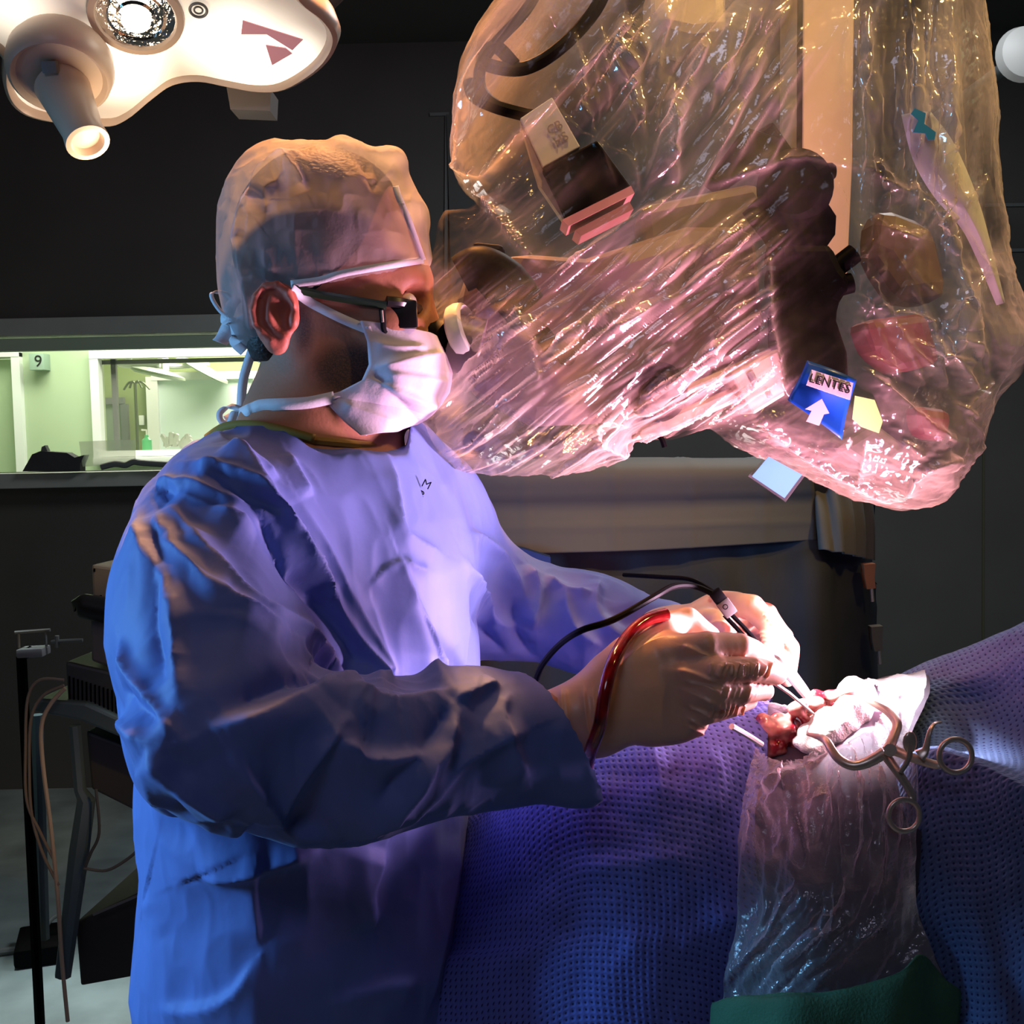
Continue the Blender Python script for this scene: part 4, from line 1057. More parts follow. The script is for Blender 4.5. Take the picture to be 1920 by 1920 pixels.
# ---- clear plastic drape
PXO = [(1010, -90), (960, -10), (905, 55), (866, 120), (852, 200), (850, 300), (866, 345), (905, 385), (880, 404), (834, 408), (826, 440), (822, 480), (806, 520), (790, 560), (786, 600), (805, 655), (842, 680), (842, 730), (800, 750), (775, 775), (808, 805), (806, 850), (848, 872), (940, 890), (1080, 886), (1168, 860), (1182, 828), (1245, 826), (1330, 800), (1390, 838), (1500, 888), (1600, 936), (1680, 958), (1742, 944), (1795, 870), (1822, 800), (1845, 745), (1880, 710), (1908, 645), (1872, 565), (1852, 480), (1843, 350), (1838, 200), (1812, 60), (1800, -90)]
PO = np.array([Bq(*p)[[0, 2]] for p in PXO])
st = .0032
X = np.arange(PO[:, 0].min()-.02, PO[:, 0].max()+.02, st); Z = np.arange(PO[:, 1].min()-.02, PO[:, 1].max()+.02, st); Yg = np.arange(BY-.19, BY+.19, st)
GX, GZ = np.meshgrid(X, Z, indexing='ij'); pt = np.stack([GX.ravel(), GZ.ravel()], 1)
dist = np.full(len(pt), 9.0); ins = np.zeros(len(pt), bool)
for i in range(len(PO)):
    a = PO[i]; b = PO[(i+1) % len(PO)]; d = b-a
    t = np.clip(((pt-a) @ d)/(d @ d), 0, 1); dist = np.minimum(dist, np.linalg.norm(pt-a-t[:, None]*d, axis=1))
    c = (a[1] > pt[:, 1]) != (b[1] > pt[:, 1])
    with np.errstate(divide='ignore', invalid='ignore'):
        ins ^= c & (pt[:, 0] < (b[0]-a[0])*(pt[:, 1]-a[1])/(b[1]-a[1])+a[0])
sd = np.where(ins, dist, -dist).reshape(GX.shape).astype(np.float32)
def px2w(x, y): return Bq(x, y)[[0, 2]]
def gauss(Vx, Vz, c, rx, rz):
    w0 = px2w(*c); return np.exp(-((Vx-w0[0])/rx)**2-((Vz-w0[1])/rz)**2)
x0 = px2w(800, 600)[0]; x1 = px2w(980, 600)[0]; zl = px2w(900, 400)[1]
lft = np.clip((GX-x0)/(x1-x0), 0, 1); low = np.clip((zl-GZ)/.05+.5, 0, 1)
Yc = BY - .055*(1-lft)*low
Rr = .085; Hh = .135 - .065*(1-lft)*low
dd = np.maximum(Rr-np.maximum(sd, -.05), 0)/Rr
Fv = (np.sqrt(((Yg[None, :, None]-Yc[:, None, :])/Hh[:, None, :])**2+(dd[:, None, :])**2)-1)*Rr
V, F = surfnet(Fv.astype(np.float32), X, Yg, Z)
top = V[:, 2] > Z[-1]-.02
V = relax(V, F, 6, .5); V, F = refine(V, F); N0 = vnormals(V, F)
def stretch(V, ang, sa, sl, seed, o=2):
    c, s = math.cos(ang), math.sin(ang)
    u = V[:, 0]*c+V[:, 2]*s; v = -V[:, 0]*s+V[:, 2]*c
    wob = noise(V*7, seed+90)*.006
    return ridged(np.stack([u*sl, (v+wob)*sa, V[:, 1]*sl*1.5+seed], 1), o, seed)
wA = gauss(V[:, 0], V[:, 2], (1150, 640), .17, .11)+.3*gauss(V[:, 0], V[:, 2], (1000, 800), .1, .05)
wB = gauss(V[:, 0], V[:, 2], (1230, 170), .17, .13)
wC = gauss(V[:, 0], V[:, 2], (1700, 100), .10, .20)
wD = gauss(V[:, 0], V[:, 2], (1720, 560), .14, .14)
wE = gauss(V[:, 0], V[:, 2], (1600, 880), .14, .06)
tot = wA+wB+wC+wD+wE+.15
disp = (wA*(.0022*stretch(V, .62, 85, 5, 1)+.0009*stretch(V, .66, 260, 12, 2)) + wB*(.0040*stretch(V, .86, 30, 2.5, 3)+.0010*stretch(V, .86, 130, 8, 4)) + wC*(.0032*stretch(V, 1.52, 55, 4, 5)+.0014*stretch(V, 1.5, 160, 20, 6))
        + wD*(.0030*stretch(V, -1.1, 45, 10, 7)+.0016*ridged(V*48, 2, 8)) + wE*(.0030*stretch(V, -.35, 60, 8, 9)+.0014*ridged(V*60, 2, 10)) + .15*.004*ridged(V*25, 2, 12))/tot
disp = disp + .004*fbm(V*9, 2, 40) + .0007*ridged(V*120, 1, 44)*np.clip(wC+wD+wE, 0, 1)
V = V+N0*disp[:, None]
rnd = random.Random(5); BF = []
for k in range(95):                    # taut pleats across the optics
    cx = rnd.uniform(900, 1420); cy = 660-(cx-1150)*.35+rnd.uniform(-190, 190)
    if cy > 850: continue
    L = rnd.uniform(60, 260); a = .60+rnd.gauss(0, .07)+(.12 if cy < 560 else 0); dx, dy = math.cos(a)*L/2, -math.sin(a)*L/2
    BF.append(([(cx-dx, cy-dy), (cx+rnd.uniform(-6, 6), cy+rnd.uniform(-4, 4)), (cx+dx, cy+dy)], rnd.uniform(.0025, .0055), rnd.uniform(.0012, .003), rnd.uniform(.003, .009)))
for k in range(34):                    # fan above
    tx_ = rnd.uniform(1000, 1640); bx_ = 1240+(tx_-1320)*.35+rnd.uniform(-60, 60); t0 = rnd.uniform(0, .5); t1 = t0+rnd.uniform(.25, .5)
    q = lambda t: (tx_+(bx_-tx_)*t+rnd.uniform(-5, 5), -20+(400+20)*t)
    BF.append(([q(t0), q((t0+t1)/2), q(t1)], rnd.uniform(.003, .007), .002, rnd.uniform(.006, .018)))
for k in range(30):                    # hanging folds on the right
    x_ = rnd.uniform(1590, 1830); y_ = rnd.uniform(-20, 200); L = rnd.uniform(120, 380)
    BF.append(([(x_, y_), (x_+rnd.uniform(-12, 12), y_+L/2), (x_+rnd.uniform(-10, 25), y_+L)], rnd.uniform(.003, .006), .0018, rnd.uniform(.004, .010)))
for k in range(46):                    # crumples lower right
    cx = rnd.uniform(1600, 1860); cy = rnd.uniform(330, 860); L = rnd.uniform(50, 200); a = rnd.choice([-1.1, -.9, .9, -.4, 1.2])+rnd.gauss(0, .2); dx, dy = math.cos(a)*L/2, -math.sin(a)*L/2
    BF.append(([(cx-dx, cy-dy), (cx+rnd.uniform(-8, 8), cy+rnd.uniform(-8, 8)), (cx+dx, cy+dy)], rnd.uniform(.003, .006), .0018, rnd.uniform(.004, .010)))
BF += [([(850, 300), (910, 315), (960, 260), (1030, 190), (1130, 90), (1220, 10)], .010, .003, .010), ([(1030, 505), (980, 470), (930, 410), (880, 340)], .009, .003, .010), ([(1030, 505), (1120, 460), (1200, 400), (1300, 350)], .008, .003, .012),
       ([(858, 320), (862, 230), (875, 150), (930, 60)], .006, .003, .008), ([(1200, 375), (1230, 290), (1290, 150), (1330, 40)], .007, .003, .012), ([(1030, 190), (1100, 260), (1180, 300), (1200, 370)], .006, .002, .012),
       ([(1440, 480), (1445, 600), (1470, 720), (1480, 740)], .008, .003, .008), ([(1340, 690), (1336, 630), (1400, 560)], .007, .003, .007), ([(1180, 780), (1300, 720), (1460, 640)], .005, .002, .005), ([(1230, 800), (1330, 750), (1450, 690)], .005, .002, .005),
       ([(1400, 760), (1500, 840), (1620, 910), (1680, 945)], .008, .003, .012), ([(1620, 690), (1700, 760), (1800, 830)], .008, .003, .010), ([(1700, 930), (1730, 880), (1800, 860)], .008, .003, .010), ([(1830, 540), (1800, 650), (1760, 690)], .008, .003, .010),
       ([(1760, 380), (1800, 500), (1830, 600), (1840, 670)], .008, .003, .010), ([(1560, 320), (1590, 400), (1615, 480), (1600, 560)], .007, .002, .008), ([(1690, 380), (1640, 330), (1560, 305), (1480, 300), (1330, 350)], .006, .0025, .008),
       ([(1180, 800), (1120, 790), (1130, 830), (1180, 850)], .007, .003, .008), ([(960, 560), (1000, 640), (1010, 720)], .005, .002, .008), ([(820, 850), (900, 810), (1000, 740)], .006, .003, .010), ([(840, 880), (950, 850), (1060, 800)], .006, .003, .010)]
V = folds(V, F, BF, BY-.1, N=vnormals(V, F), pw=1.0)
pat = (wA*stretch(V, .62, 26, 2.2, 101, 2)+wB*stretch(V, .86, 16, 1.6, 103, 2)+wC*stretch(V, 1.52, 26, 2, 105, 2)+wD*ridged(V*[18, 18, 14], 2, 107)+wE*stretch(V, -.35, 30, 4, 109, 2)+.1*ridged(V*16, 2, 111))/(tot-.05)
LAY = np.clip(.10+.50*np.clip(pat, -.4, 1.2)+FOLDW['last']*70+np.clip(disp, 0, 1)*20, 0, 1)**1.25
for c_, rx_, ry_, k_ in [((1515, 530), .078, .19, 1.0), ((1095, 335), .075, .06, 1.0), ((900, 500), .06, .04, .85), ((1000, 120), .09, .05, .4)]:
    LAY *= 1-k_*gauss(V[:, 0], V[:, 2], c_, rx_, ry_)
# open the sleeve at the top
ctr = V[F].mean(1); kf = ctr[:, 2] < Z[-1]-.03; LAY = LAY[np.unique(F[kf])]; V, F = compact(V, F[kf])
M['bag'] = film('clear_drape', (0.84, 0.72, 0.63), 0.0, rough=0.12, transl=0.5, edge=0.40, gloss=0.12, bump=0.5, bscale=55, layers=0.36)
bag = link_mesh('microscope_drape', V, F, M['bag'])
al = bag.data.attributes.new('layers', 'FLOAT', 'POINT'); al.data.foreach_set('value', LAY.astype(np.float32))
tag(bag, 'huge crinkled clear plastic drape wrapped around the microscope, golden above and pink below', 'drape')
ORG['microscope_drape'] = tuple(bag.location)
bb = bvh_of(bag)
def stick(pts, off, name, m, label, cat, parent=None, th=.001):
    Y0 = min(cast(bb, x, y, BY-.1)[1] for x, y in pts)-off
    o = MB().prism([P(x, y, Y0) for x, y in pts], (0, th, 0)).obj(name, m, parent, smooth=False)
    if parent is None: tag(o, label, cat)
    return o, Y0
# blue LENTES flag
Y0 = min(cast(bb, x, y, BY-.1)[1] for x, y in [(1520, 690), (1595, 740), (1540, 780), (1490, 760)])-.006
fl = thing('blue_flag_label', 'dark blue label with white arrow reading LENTES on the plastic drape', 'label', tuple(P(1540, 800, Y0)))
M['flag'] = mat('flag_blue', (0.004, 0.05, 0.30), 0.35)
grid = []
q00, q10, q11, q01 = [P(x, y, Y0) for x, y in [(1513, 676), (1604, 712), (1577, 824), (1478, 750)]]
V = []; F = []; n = 14
for i in range(n):
    for j in range(n):
        a, b = i/(n-1), j/(n-1); v = q00*(1-a)*(1-b)+q10*a*(1-b)+q11*a*b+q01*(1-a)*b
        v = v+np.array([0, -.006*math.sin(a*3.1)-.003*math.sin(b*5+a*2), 0]); V.append(v)
for i in range(n-1):
    for j in range(n-1): F.append((i*n+j, (i+1)*n+j, (i+1)*n+j+1, i*n+j+1))
solid(link_mesh('flag_sheet', V, F, M['flag'], fl), .0008)
yy = Y0-.012
MB().prism([P(x, yv, yy) for x, yv in [(1522, 693), (1600, 718), (1594, 750), (1512, 722)]], (0, .0012, 0)).obj('white_patch', mat('patch_grey', (0.42, 0.40, 0.40), 0.6), fl, smooth=False)
text('LENTES', .0118, tuple(P(1556, 720, yy-.0008)), (Matrix.Rotation(-0.31, 3, (0, -1, 0)) @ Euler((PI/2, 0, 0)).to_matrix()) if False else Euler((PI/2, 0.31, 0)).to_matrix(), M['black'], 'lettering', fl, ext=.0003)
ar = [(1541, 748), (1555, 775), (1545, 777), (1536, 798), (1512, 790), (1522, 770), (1510, 767)]
MB().prism([P(x, yv, yy) for x, yv in ar], (0, .0012, 0)).obj('arrow', mat('arrow_grey', (0.50, 0.45, 0.45), 0.6), fl, smooth=False)
stick([(1603, 742), (1640, 750), (1655, 790), (1648, 812), (1615, 800), (1598, 785)], .003, 'green_sticker', mat('green_tape', (0.45, 0.75, 0.22), 0.5), 'pale green tape piece right of the blue flag label on the drape', 'tape')
o, _ = stick([(1441, 850), (1512, 888), (1473, 941), (1403, 893)], -.02, 'clear_pocket', film('pocket', (0.6, 0.7, 0.8), 0.06, rough=.1, edge=.1, gloss=.08, bump=.1), 'small clear pocket with pale blue card hanging under the plastic drape', 'label')
pk = MB().prism([P(x, y, _-.002) for x, y in [(1441, 856), (1504, 890), (1471, 934), (1410, 893)]], (0, .001, 0))
oo = pk.obj('blue_card', mat('card_blue', (0.05, 0.22, 0.42), 0.5), o, smooth=False); oo['label'] = 'pale blue card'
# long white label strip on the right
pts = [(1742, 210, 1.115), (1790, 280, 1.12), (1830, 370, 1.14), (1850, 460, 1.17), (1875, 570, 1.21)]
V = []; F = []; L0 = [(1690, 215), (1712, 300), (1752, 370), (1810, 440), (1868, 572)]; R0 = [(1745, 210), (1790, 272), (1832, 370), (1858, 460), (1884, 568)]
a, _x = spline([Vector(P(x, y, Yv)) for (x, y), Yv in zip(L0, [1.085, 1.09, 1.10, 1.13, 1.19])], [1]*5, 6); b, _x = spline([Vector(P(x, y, Yv)) for (x, y), Yv in zip(R0, [1.09, 1.095, 1.11, 1.14, 1.20])], [1]*5, 6)
lm = MB()
for i in range(len(a)): lm.V += [tuple(a[i]), tuple((a[i]+b[i])/2+Vector((0, -.006, 0))), tuple(b[i])]
for i in range(len(a)-1): lm.F += [(3*i, 3*i+1, 3*i+4, 3*i+3), (3*i+1, 3*i+2, 3*i+5, 3*i+4)]
ls = solid(lm.obj('label_strip', mat('pearl_label', (0.58, 0.60, 0.66), 0.3)), .0008); tag(ls, 'long pearly white adhesive strip curving down the right edge of the drape', 'label')
m = MB()
m.prism([P(x, y, 1.076) for x, y in [(1715, 203), (1736, 212), (1733, 232), (1755, 248), (1752, 262), (1740, 262), (1735, 250), (1712, 248), (1722, 225), (1708, 213)]], (0, .001, 0))
tag(m.obj('blue_tab', mat('tab_blue', (0.01, 0.16, 0.38), 0.4), ls, smooth=False), 'dark blue mark at the top of the strip')
# ================================================================ PATIENT DRAPES AND OPERATING FIELD
def loft(rows, nu=60, nv=8):
    """rows of (px, py, Y) control points; smooth sheet through them with uv in metres"""
    R = []
    for r in rows:
        q = [Vector(P(*c)) for c in r]
        s, _ = spline(q, [1]*len(q), 12)
        s = np.array(s); d = np.concatenate([[0], np.cumsum(np.linalg.norm(np.diff(s, axis=0), axis=1))]); d /= d[-1]
        t = np.linspace(0, 1, nu); R.append(np.stack([np.interp(t, d, s[:, k]) for k in range(3)], 1))
    R = np.array(R); cols = []
    for j in range(nu):
        s, _ = spline([Vector(v) for v in R[:, j]], [1]*len(R), nv); cols.append(np.array(s))
    G = np.array(cols)            # nu x NV x 3
    NVv = G.shape[1]
    V = G.reshape(-1, 3); F = np.array([(i*NVv+j, (i+1)*NVv+j, (i+1)*NVv+j+1, i*NVv+j+1) for i in range(nu-1) for j in range(NVv-1)])
    du = np.linalg.norm(np.diff(G, axis=0), axis=2); u = np.zeros(G.shape[:2]); u[1:] = np.cumsum(du, axis=0)
    u = u-u[:, :1]*0; u = np.tile((u.mean(1))[:, None], (1, NVv)) if False else u
    dv = np.linalg.norm(np.diff(G, axis=1), axis=2); v = np.zeros(G.shape[:2]); v[:, 1:] = np.cumsum(dv, axis=1)
    UV = np.stack([u, v], 2).reshape(-1, 2)
    N = vnormals(V, F)
    if N[:, 1].mean() > 0: F = F[:, ::-1]
    return V, F, UV
M['drape'] = dotted('blue_dotted_drape', (0.12, 0.16, 0.56), .0062)
M['drape_r'] = dotted('shaded_dotted_drape', (0.09, 0.14, 0.31), .0062)  # right-hand blue drape, its lack of light put into a darker colour
rows = [
 [(820, 1560, 1.60), (1100, 1480, 1.60), (1300, 1430, 1.55), (1440, 1400, 1.50)],
 [(820, 1540, 1.35), (1100, 1420, 1.35), (1300, 1370, 1.30), (1450, 1320, 1.27)],
 [(850, 1560, 1.20), (1000, 1430, 1.15), (1200, 1374, 1.13), (1380, 1328, 1.11), (1440, 1320, 1.10)],
 [(868, 1580, 1.16), (1000, 1470, 1.09), (1200, 1420, 1.06), (1380, 1380, 1.05), (1440, 1370, 1.05)],
 [(858, 1650, 1.13), (1000, 1590, 1.05), (1200, 1545, 1.02), (1380, 1510, 1.02), (1440, 1500, 1.03)],
 [(828, 1780, 1.10), (1000, 1740, 1.03), (1200, 1720, 1.00), (1380, 1700, 1.01), (1430, 1700, 1.03)],
 [(795, 1930, 1.08), (1000, 1930, 1.02), (1200, 1930, .99), (1420, 1930, 1.02)],
 [(840, 2900, 1.02), (1000, 2900, 1.00), (1200, 2900, .99), (1420, 2900, 1.02)]]
V, F, UV = loft(rows, 130, 14)
N = vnormals(V, F)
V = V+N*(.004*fbm(V*[9, 9, 6], 2, 21)+.0015*fbm(V*[40, 40, 40], 2, 22))[:, None]
V = folds(V, F, [([(1090, 1625), (1200, 1610), (1300, 1600)], .006, .004, .02), ([(1215, 1380), (1235, 1440), (1240, 1500)], .006, .008, .014), ([(1330, 1400), (1350, 1460), (1340, 1540)], .005, .008, .012), ([(1100, 1440), (1200, 1455), (1300, 1450)], -.004, .008, .012),
                 ([(1330, 1720), (1400, 1700), (1430, 1640)], .006, .004, .014), ([(1130, 1500), (1180, 1540), (1230, 1560)], -.004, .010, .012)], 1.0)
tag(link_mesh('patient_drape', V, F, M['drape'], uv=UV, org=(V[:, 0].mean(), V[:, 1].mean(), V[:, 2].min())), 'royal blue dimpled drape hanging in front of the surgeon below the gloved hands', 'drape')
# right hand drape rising to the frame edge
rows = [
 [(1520, 1500, 1.60), (1700, 1420, 1.60), (1850, 1330, 1.55), (2150, 1230, 1.5)],
 [(1540, 1345, 1.30), (1640, 1300, 1.28), (1740, 1246, 1.25), (1850, 1206, 1.20), (1990, 1145, 1.16), (2150, 1100, 1.1)],
 [(1560, 1380, 1.22), (1650, 1330, 1.20), (1740, 1285, 1.17), (1850, 1240, 1.13), (1990, 1190, 1.08), (2150, 1150, 1.05)],
 [(1600, 1420, 1.17), (1660, 1380, 1.15), (1740, 1340, 1.14), (1850, 1320, 1.12), (1990, 1290, 1.08), (2150, 1250, 1.05)],
 [(1620, 1440, 1.14), (1680, 1410, 1.12), (1740, 1385, 1.09), (1850, 1400, 1.08), (1990, 1400, 1.05), (2150, 1400, 1.0)],
 [(1620, 1460, 1.06), (1680, 1430, 1.02), (1745, 1402, 1.0), (1840, 1425, .97), (1950, 1470, .93), (2150, 1560, .9)],
 [(1600, 1560, 1.02), (1680, 1500, .99), (1745, 1440, .975), (1840, 1465, .945), (1950, 1520, .91), (2150, 1620, .88)],
 [(1600, 1750, 1.02), (1680, 1700, .99), (1760, 1700, .98), (1850, 1700, .95), (1950, 1720, .92), (2150, 1800, .88)],
 [(1600, 1960, 1.02), (1680, 1960, 1.0), (1780, 1960, .99), (1850, 1960, .96), (1950, 1960, .92), (2150, 1960, .88)],
 [(1600, 2900, 1.02), (1680, 2900, 1.0), (1780, 2900, .99), (1850, 2900, .96), (1950, 2900, .92), (2150, 2900, .88)]]
V, F, UV = loft(rows, 110, 12)
V = V+vnormals(V, F)*(.004*fbm(V*[10, 10, 8], 2, 31)+.001*fbm(V*40, 2, 32))[:, None]
tag(link_mesh('side_drape', V, F, M['drape_r'], uv=UV), 'blue dimpled drape, shade put into its colour, rising to the right edge behind the ring handled retractor', 'drape')
# draped head below the clear incision sheet
prow = [
 [(1500, 1400, 1.24), (1600, 1330, 1.22), (1690, 1290, 1.20), (1740, 1290, 1.18)],
 [(1450, 1345, 1.14), (1540, 1330, 1.15), (1640, 1275, 1.15), (1735, 1262, 1.12)],
 [(1424, 1318, 1.075), (1500, 1350, 1.07), (1600, 1330, 1.07), (1735, 1290, 1.06)],
 [(1418, 1400, 1.04), (1500, 1425, 1.01), (1600, 1395, 1.0), (1700, 1385, 1.0)],
 [(1398, 1480, 1.01), (1500, 1500, .975), (1600, 1470, .965), (1722, 1450, .97)],
 [(1384, 1580, 1.00), (1500, 1600, .955), (1600, 1590, .95), (1718, 1580, .955)],
 [(1388, 1660, 1.00), (1500, 1690, .955), (1600, 1690, .95), (1720, 1690, .955)],
 [(1372, 1780, .995), (1500, 1790, .95), (1620, 1790, .945), (1745, 1780, .95)],
 [(1352, 1905, .99), (1500, 1895, .945), (1640, 1885, .94), (1788, 1868, .945)]]
inner = [[(x+6, y+6, Yv+.028) for x, y, Yv in r] for r in prow]
V, F, UV = loft(inner, 70, 10)
V = V+vnormals(V, F)*(.005*fbm(V*[14, 14, 9], 3, 51))[:, None]
tag(link_mesh('head_drape', V, F, mat('slate_cloth', (0.055, 0.05, 0.075), 0.8, var=.3, vscale=14)), 'dark slate cloth over the patient seen through the clear incision sheet', 'drape')
V, F, UV = loft(prow, 150, 16)
N = vnormals(V, F)
tp_ = np.clip((V[:, 2].max()-V[:, 2])/.1, 0, 1)
def st2(V, ang, sa, sl, seed):
    c, s = math.cos(ang), math.sin(ang); u = V[:, 0]*c+V[:, 2]*s; v = -V[:, 0]*s+V[:, 2]*c
    return ridged(np.stack([u*sl, v*sa+noise(V*9, seed)*.4, V[:, 1]*5], 1), 2, seed)
lowr = np.clip((P(1550, 1680, .95)[2]-V[:, 2])/.05, 0, 1)
V = V+N*((1-lowr)*.0035*st2(V, 1.45, 55, 5, 61)+lowr*.0035*st2(V, 1.0, 60, 5, 62)+.0012*ridged(V*60, 2, 63))[:, None]
rnd = random.Random(9); IF = []
for k in range(26):
    x_ = rnd.uniform(1560, 1700); IF.append(([(1600+(x_-1600)*.35, 1410+rnd.uniform(0, 60)), (x_-10, 1500+rnd.uniform(-20, 40)), (x_+rnd.uniform(-30, 10), 1650+rnd.uniform(-60, 60))], rnd.uniform(.002, .005), .0012, rnd.uniform(.003, .007)))
for k in range(26):
    x_ = rnd.uniform(1480, 1700); L = rnd.uniform(80, 240); IF.append(([(x_, 1620+rnd.uniform(0, 80)), (x_-.35*L, 1700+L*.35), (x_-.75*L, 1700+L*.75)], rnd.uniform(.002, .005), .0012, rnd.uniform(.003, .008)))
for k in range(22):
    x_ = rnd.uniform(1400, 1520); y_ = rnd.uniform(1420, 1640); a = rnd.uniform(-1.5, 1.8); L = rnd.uniform(30, 90)
    IF.append(([(x_, y_), (x_+L*.5*math.cos(a)+5, y_+L*.5*math.sin(a)), (x_+L*math.cos(a), y_+L*math.sin(a))], rnd.uniform(.002, .005), .0012, rnd.uniform(.003, .008)))
IF += [([(1428, 1480), (1520, 1440), (1600, 1405), (1650, 1380)], .008, .006, .012), ([(1620, 1290), (1680, 1300), (1720, 1290)], .006, .003, .010), ([(1650, 1300), (1640, 1360), (1610, 1420)], .006, .003, .008), ([(1700, 1290), (1680, 1330), (1690, 1380)], .006, .003, .008)]
V = folds(V, F, IF, .97)
ctr = V[F].mean(1)
hole = np.zeros(len(F), bool)
hc = [(1462, 1368, 1.04, .030), (1530, 1360, 1.05, .030), (1585, 1330, 1.07, .030), (1610, 1300, 1.1, .02)]
for x, y, Yv, r in hc:
    c = P(x, y, Yv); hole |= np.linalg.norm((ctr-c)*[1, .5, 1.3], axis=1) < r
V, F = compact(V, F[~hole])
M['incise'] = film('incision_film', (0.72, 0.70, 0.76), 0.20, rough=0.16, transl=0.35, edge=0.55, gloss=0.12, bump=0.6, bscale=160)
tag(link_mesh('incision_sheet', V, F, M['incise']), 'clear wrinkled plastic incision sheet hanging down in folds under the operating field', 'sheet')
# green towel at the hem
rows = [[(1335, 1880, .985), (1450, 1862, .94), (1560, 1858, .93), (1680, 1825, .93), (1730, 1790, .94), (1792, 1868, .945)],
        [(1330, 1940, .98), (1450, 1930, .93), (1560, 1930, .92), (1680, 1920, .92), (1740, 1900, .93), (1800, 1900, .94)],
        [(1330, 2300, .98), (1450, 2300, .93), (1560, 2300, .92), (1680, 2300, .92), (1740, 2300, .93), (1800, 2300, .94)]]
V, F, UV = loft(rows, 60, 14); V = V+vnormals(V, F)*(.006*fbm(V*[22, 22, 12], 2, 71))[:, None]
tag(solid(link_mesh('green_towel', V, F, mat('green_cloth', (0.04, 0.13, 0.07), 0.85, var=.2, bump=.5, bscale=400)), .002), 'dark green towel at the bottom hem of the clear incision sheet', 'towel')
# operating field: tissue and gauze
wd = thing('operating_field', 'open surgical site with red tissue edges beside the forceps tips', 'wound', tuple(P(1500, 1400, 1.06)))
xs = axis([(P(1400, 1400, 1.08)[0]-.04, P(1660, 1400, 1.08)[0]+.02, .002)]); ys = axis([(1.00, 1.16, .002)]); zz = axis([(P(1500, 1450, 1.05)[2]-.02, P(1500, 1290, 1.05)[2]+.02, .002)])
S = SDF(xs, ys, zz); rnd = random.Random(2)
for k in range(64):
    t = rnd.random(); x = 1436+150*t+rnd.uniform(-10, 10); y = 1388-60*t+rnd.uniform(-38, 36)
    S.ell(P(x, y, 1.060+rnd.uniform(-.012, .012)+.02*t), (rnd.uniform(.006, .014), rnd.uniform(.006, .010), rnd.uniform(.003, .008)), rot=(0, rnd.uniform(-1, 1), 0), k=.004)
V, F = S.mesh(); V = V+vnormals(V, F)*(.0015*fbm(V*90, 2, 3))[:, None]
mt = mat('wet_tissue', (0.55, 0.05, 0.05), 0.15, sss=.1, coat=.6); nt = mt.node_tree; b = nt.nodes['Principled BSDF']
n = nt.nodes.new('ShaderNodeTexNoise'); n.inputs['Scale'].default_value = 55; tcn = nt.nodes.new('ShaderNodeTexCoord'); nt.links.new(tcn.outputs['Object'], n.inputs['Vector'])
cr = nt.nodes.new('ShaderNodeValToRGB'); cr.color_ramp.elements[0].color = (0.22, 0.01, 0.02, 1); cr.color_ramp.elements[0].position = .4; cr.color_ramp.elements[1].color = (0.85, 0.42, 0.36, 1); cr.color_ramp.elements[1].position = .62
nt.links.new(n.outputs['Fac'], cr.inputs[0]); nt.links.new(cr.outputs[0], b.inputs['Base Color'])
link_mesh('tissue', V, F, mt, wd)
S = SDF(xs, ys, zz)
for (x, y, dy, a, c) in [(1520, 1402, -.012, .018, .007), (1540, 1380, -.006, .022, .009), (1565, 1360, 0, .024, .014), (1600, 1330, .01, .018, .016), (1618, 1300, .02, .014, .012), (1590, 1300, .03, .012, .014)]:
    S.ell(P(x, y, 1.055+dy), (a, .012, c), rot=(0, .3, 0), k=.01)
V, F = S.mesh(); V = V+vnormals(V, F)*(.0022*fbm(V*70, 3, 6))[:, None]
gz = link_mesh('gauze', V, F, mat('white_gauze', (0.9, 0.86, 0.84), 0.8, bump=.6, bscale=500)); tag(gz, 'white gauze packed into the brightly lit operating field', 'gauze')

# ring handled retractor
def R_(x, y, Yv): return P(1340+x/3.31, 1180+y/3.31, Yv)
rt = thing('retractor', 'steel self retaining retractor with two finger rings lying on the clear sheet', 'retractor', tuple(R_(1060, 760, .955)))
m = MB().tube([R_(575, 650, 1.02), R_(640, 665, .99), R_(690, 690, .975), R_(760, 795, .96), R_(850, 845, .952), R_(950, 825, .95), R_(1055, 765, .948)], [.0015, .0028, .0034, .0038, .004, .0045, .005], 10, flat=.8)
m.tube([R_(1050, 770, .948), R_(1110, 850, .945), R_(1180, 950, .94), R_(1225, 1030, .937), R_(1222, 1075, .934)], [.005, .0045, .0042, .004, .003], 10, flat=.7)
c1 = R_(1175, 1155, .932); m.torus(c1, (0.05, -1, .1), .0128, .0023, 36, 10)
m.obj('lower_arm', M['steel'], rt)
m = MB().tube([R_(880, 395, 1.05), R_(960, 445, 1.02), R_(1070, 505, .985), R_(1130, 580, .965), R_(1115, 660, .955), R_(1075, 745, .948)], [.0015, .0028, .0038, .0042, .0045, .005], 10, flat=.8)
m.tube([R_(1075, 735, .946), R_(1150, 765, .944), R_(1250, 805, .94), R_(1370, 840, .936), R_(1402, 830, .935)], [.005, .0045, .0042, .004, .003], 10, flat=.7)
c2 = R_(1495, 785, .934); m.torus(c2, (0.05, -1, .1), .0135, .0023, 36, 10)
m.obj('upper_arm', M['steel'], rt)
MB().tube([R_(1090, 750, .938), R_(1090, 750, .952)], .0052, 16, sm=False).obj('pivot', M['steel'], rt)
m = MB().tube([R_(1155, 885, .938), R_(1205, 800, .936), R_(1215, 700, .936)], .0032, 8, flat=.6); m.ball(R_(1212, 700, .936), (.006, .002, .009), 12)
m.obj('ratchet', M['steel'], rt)
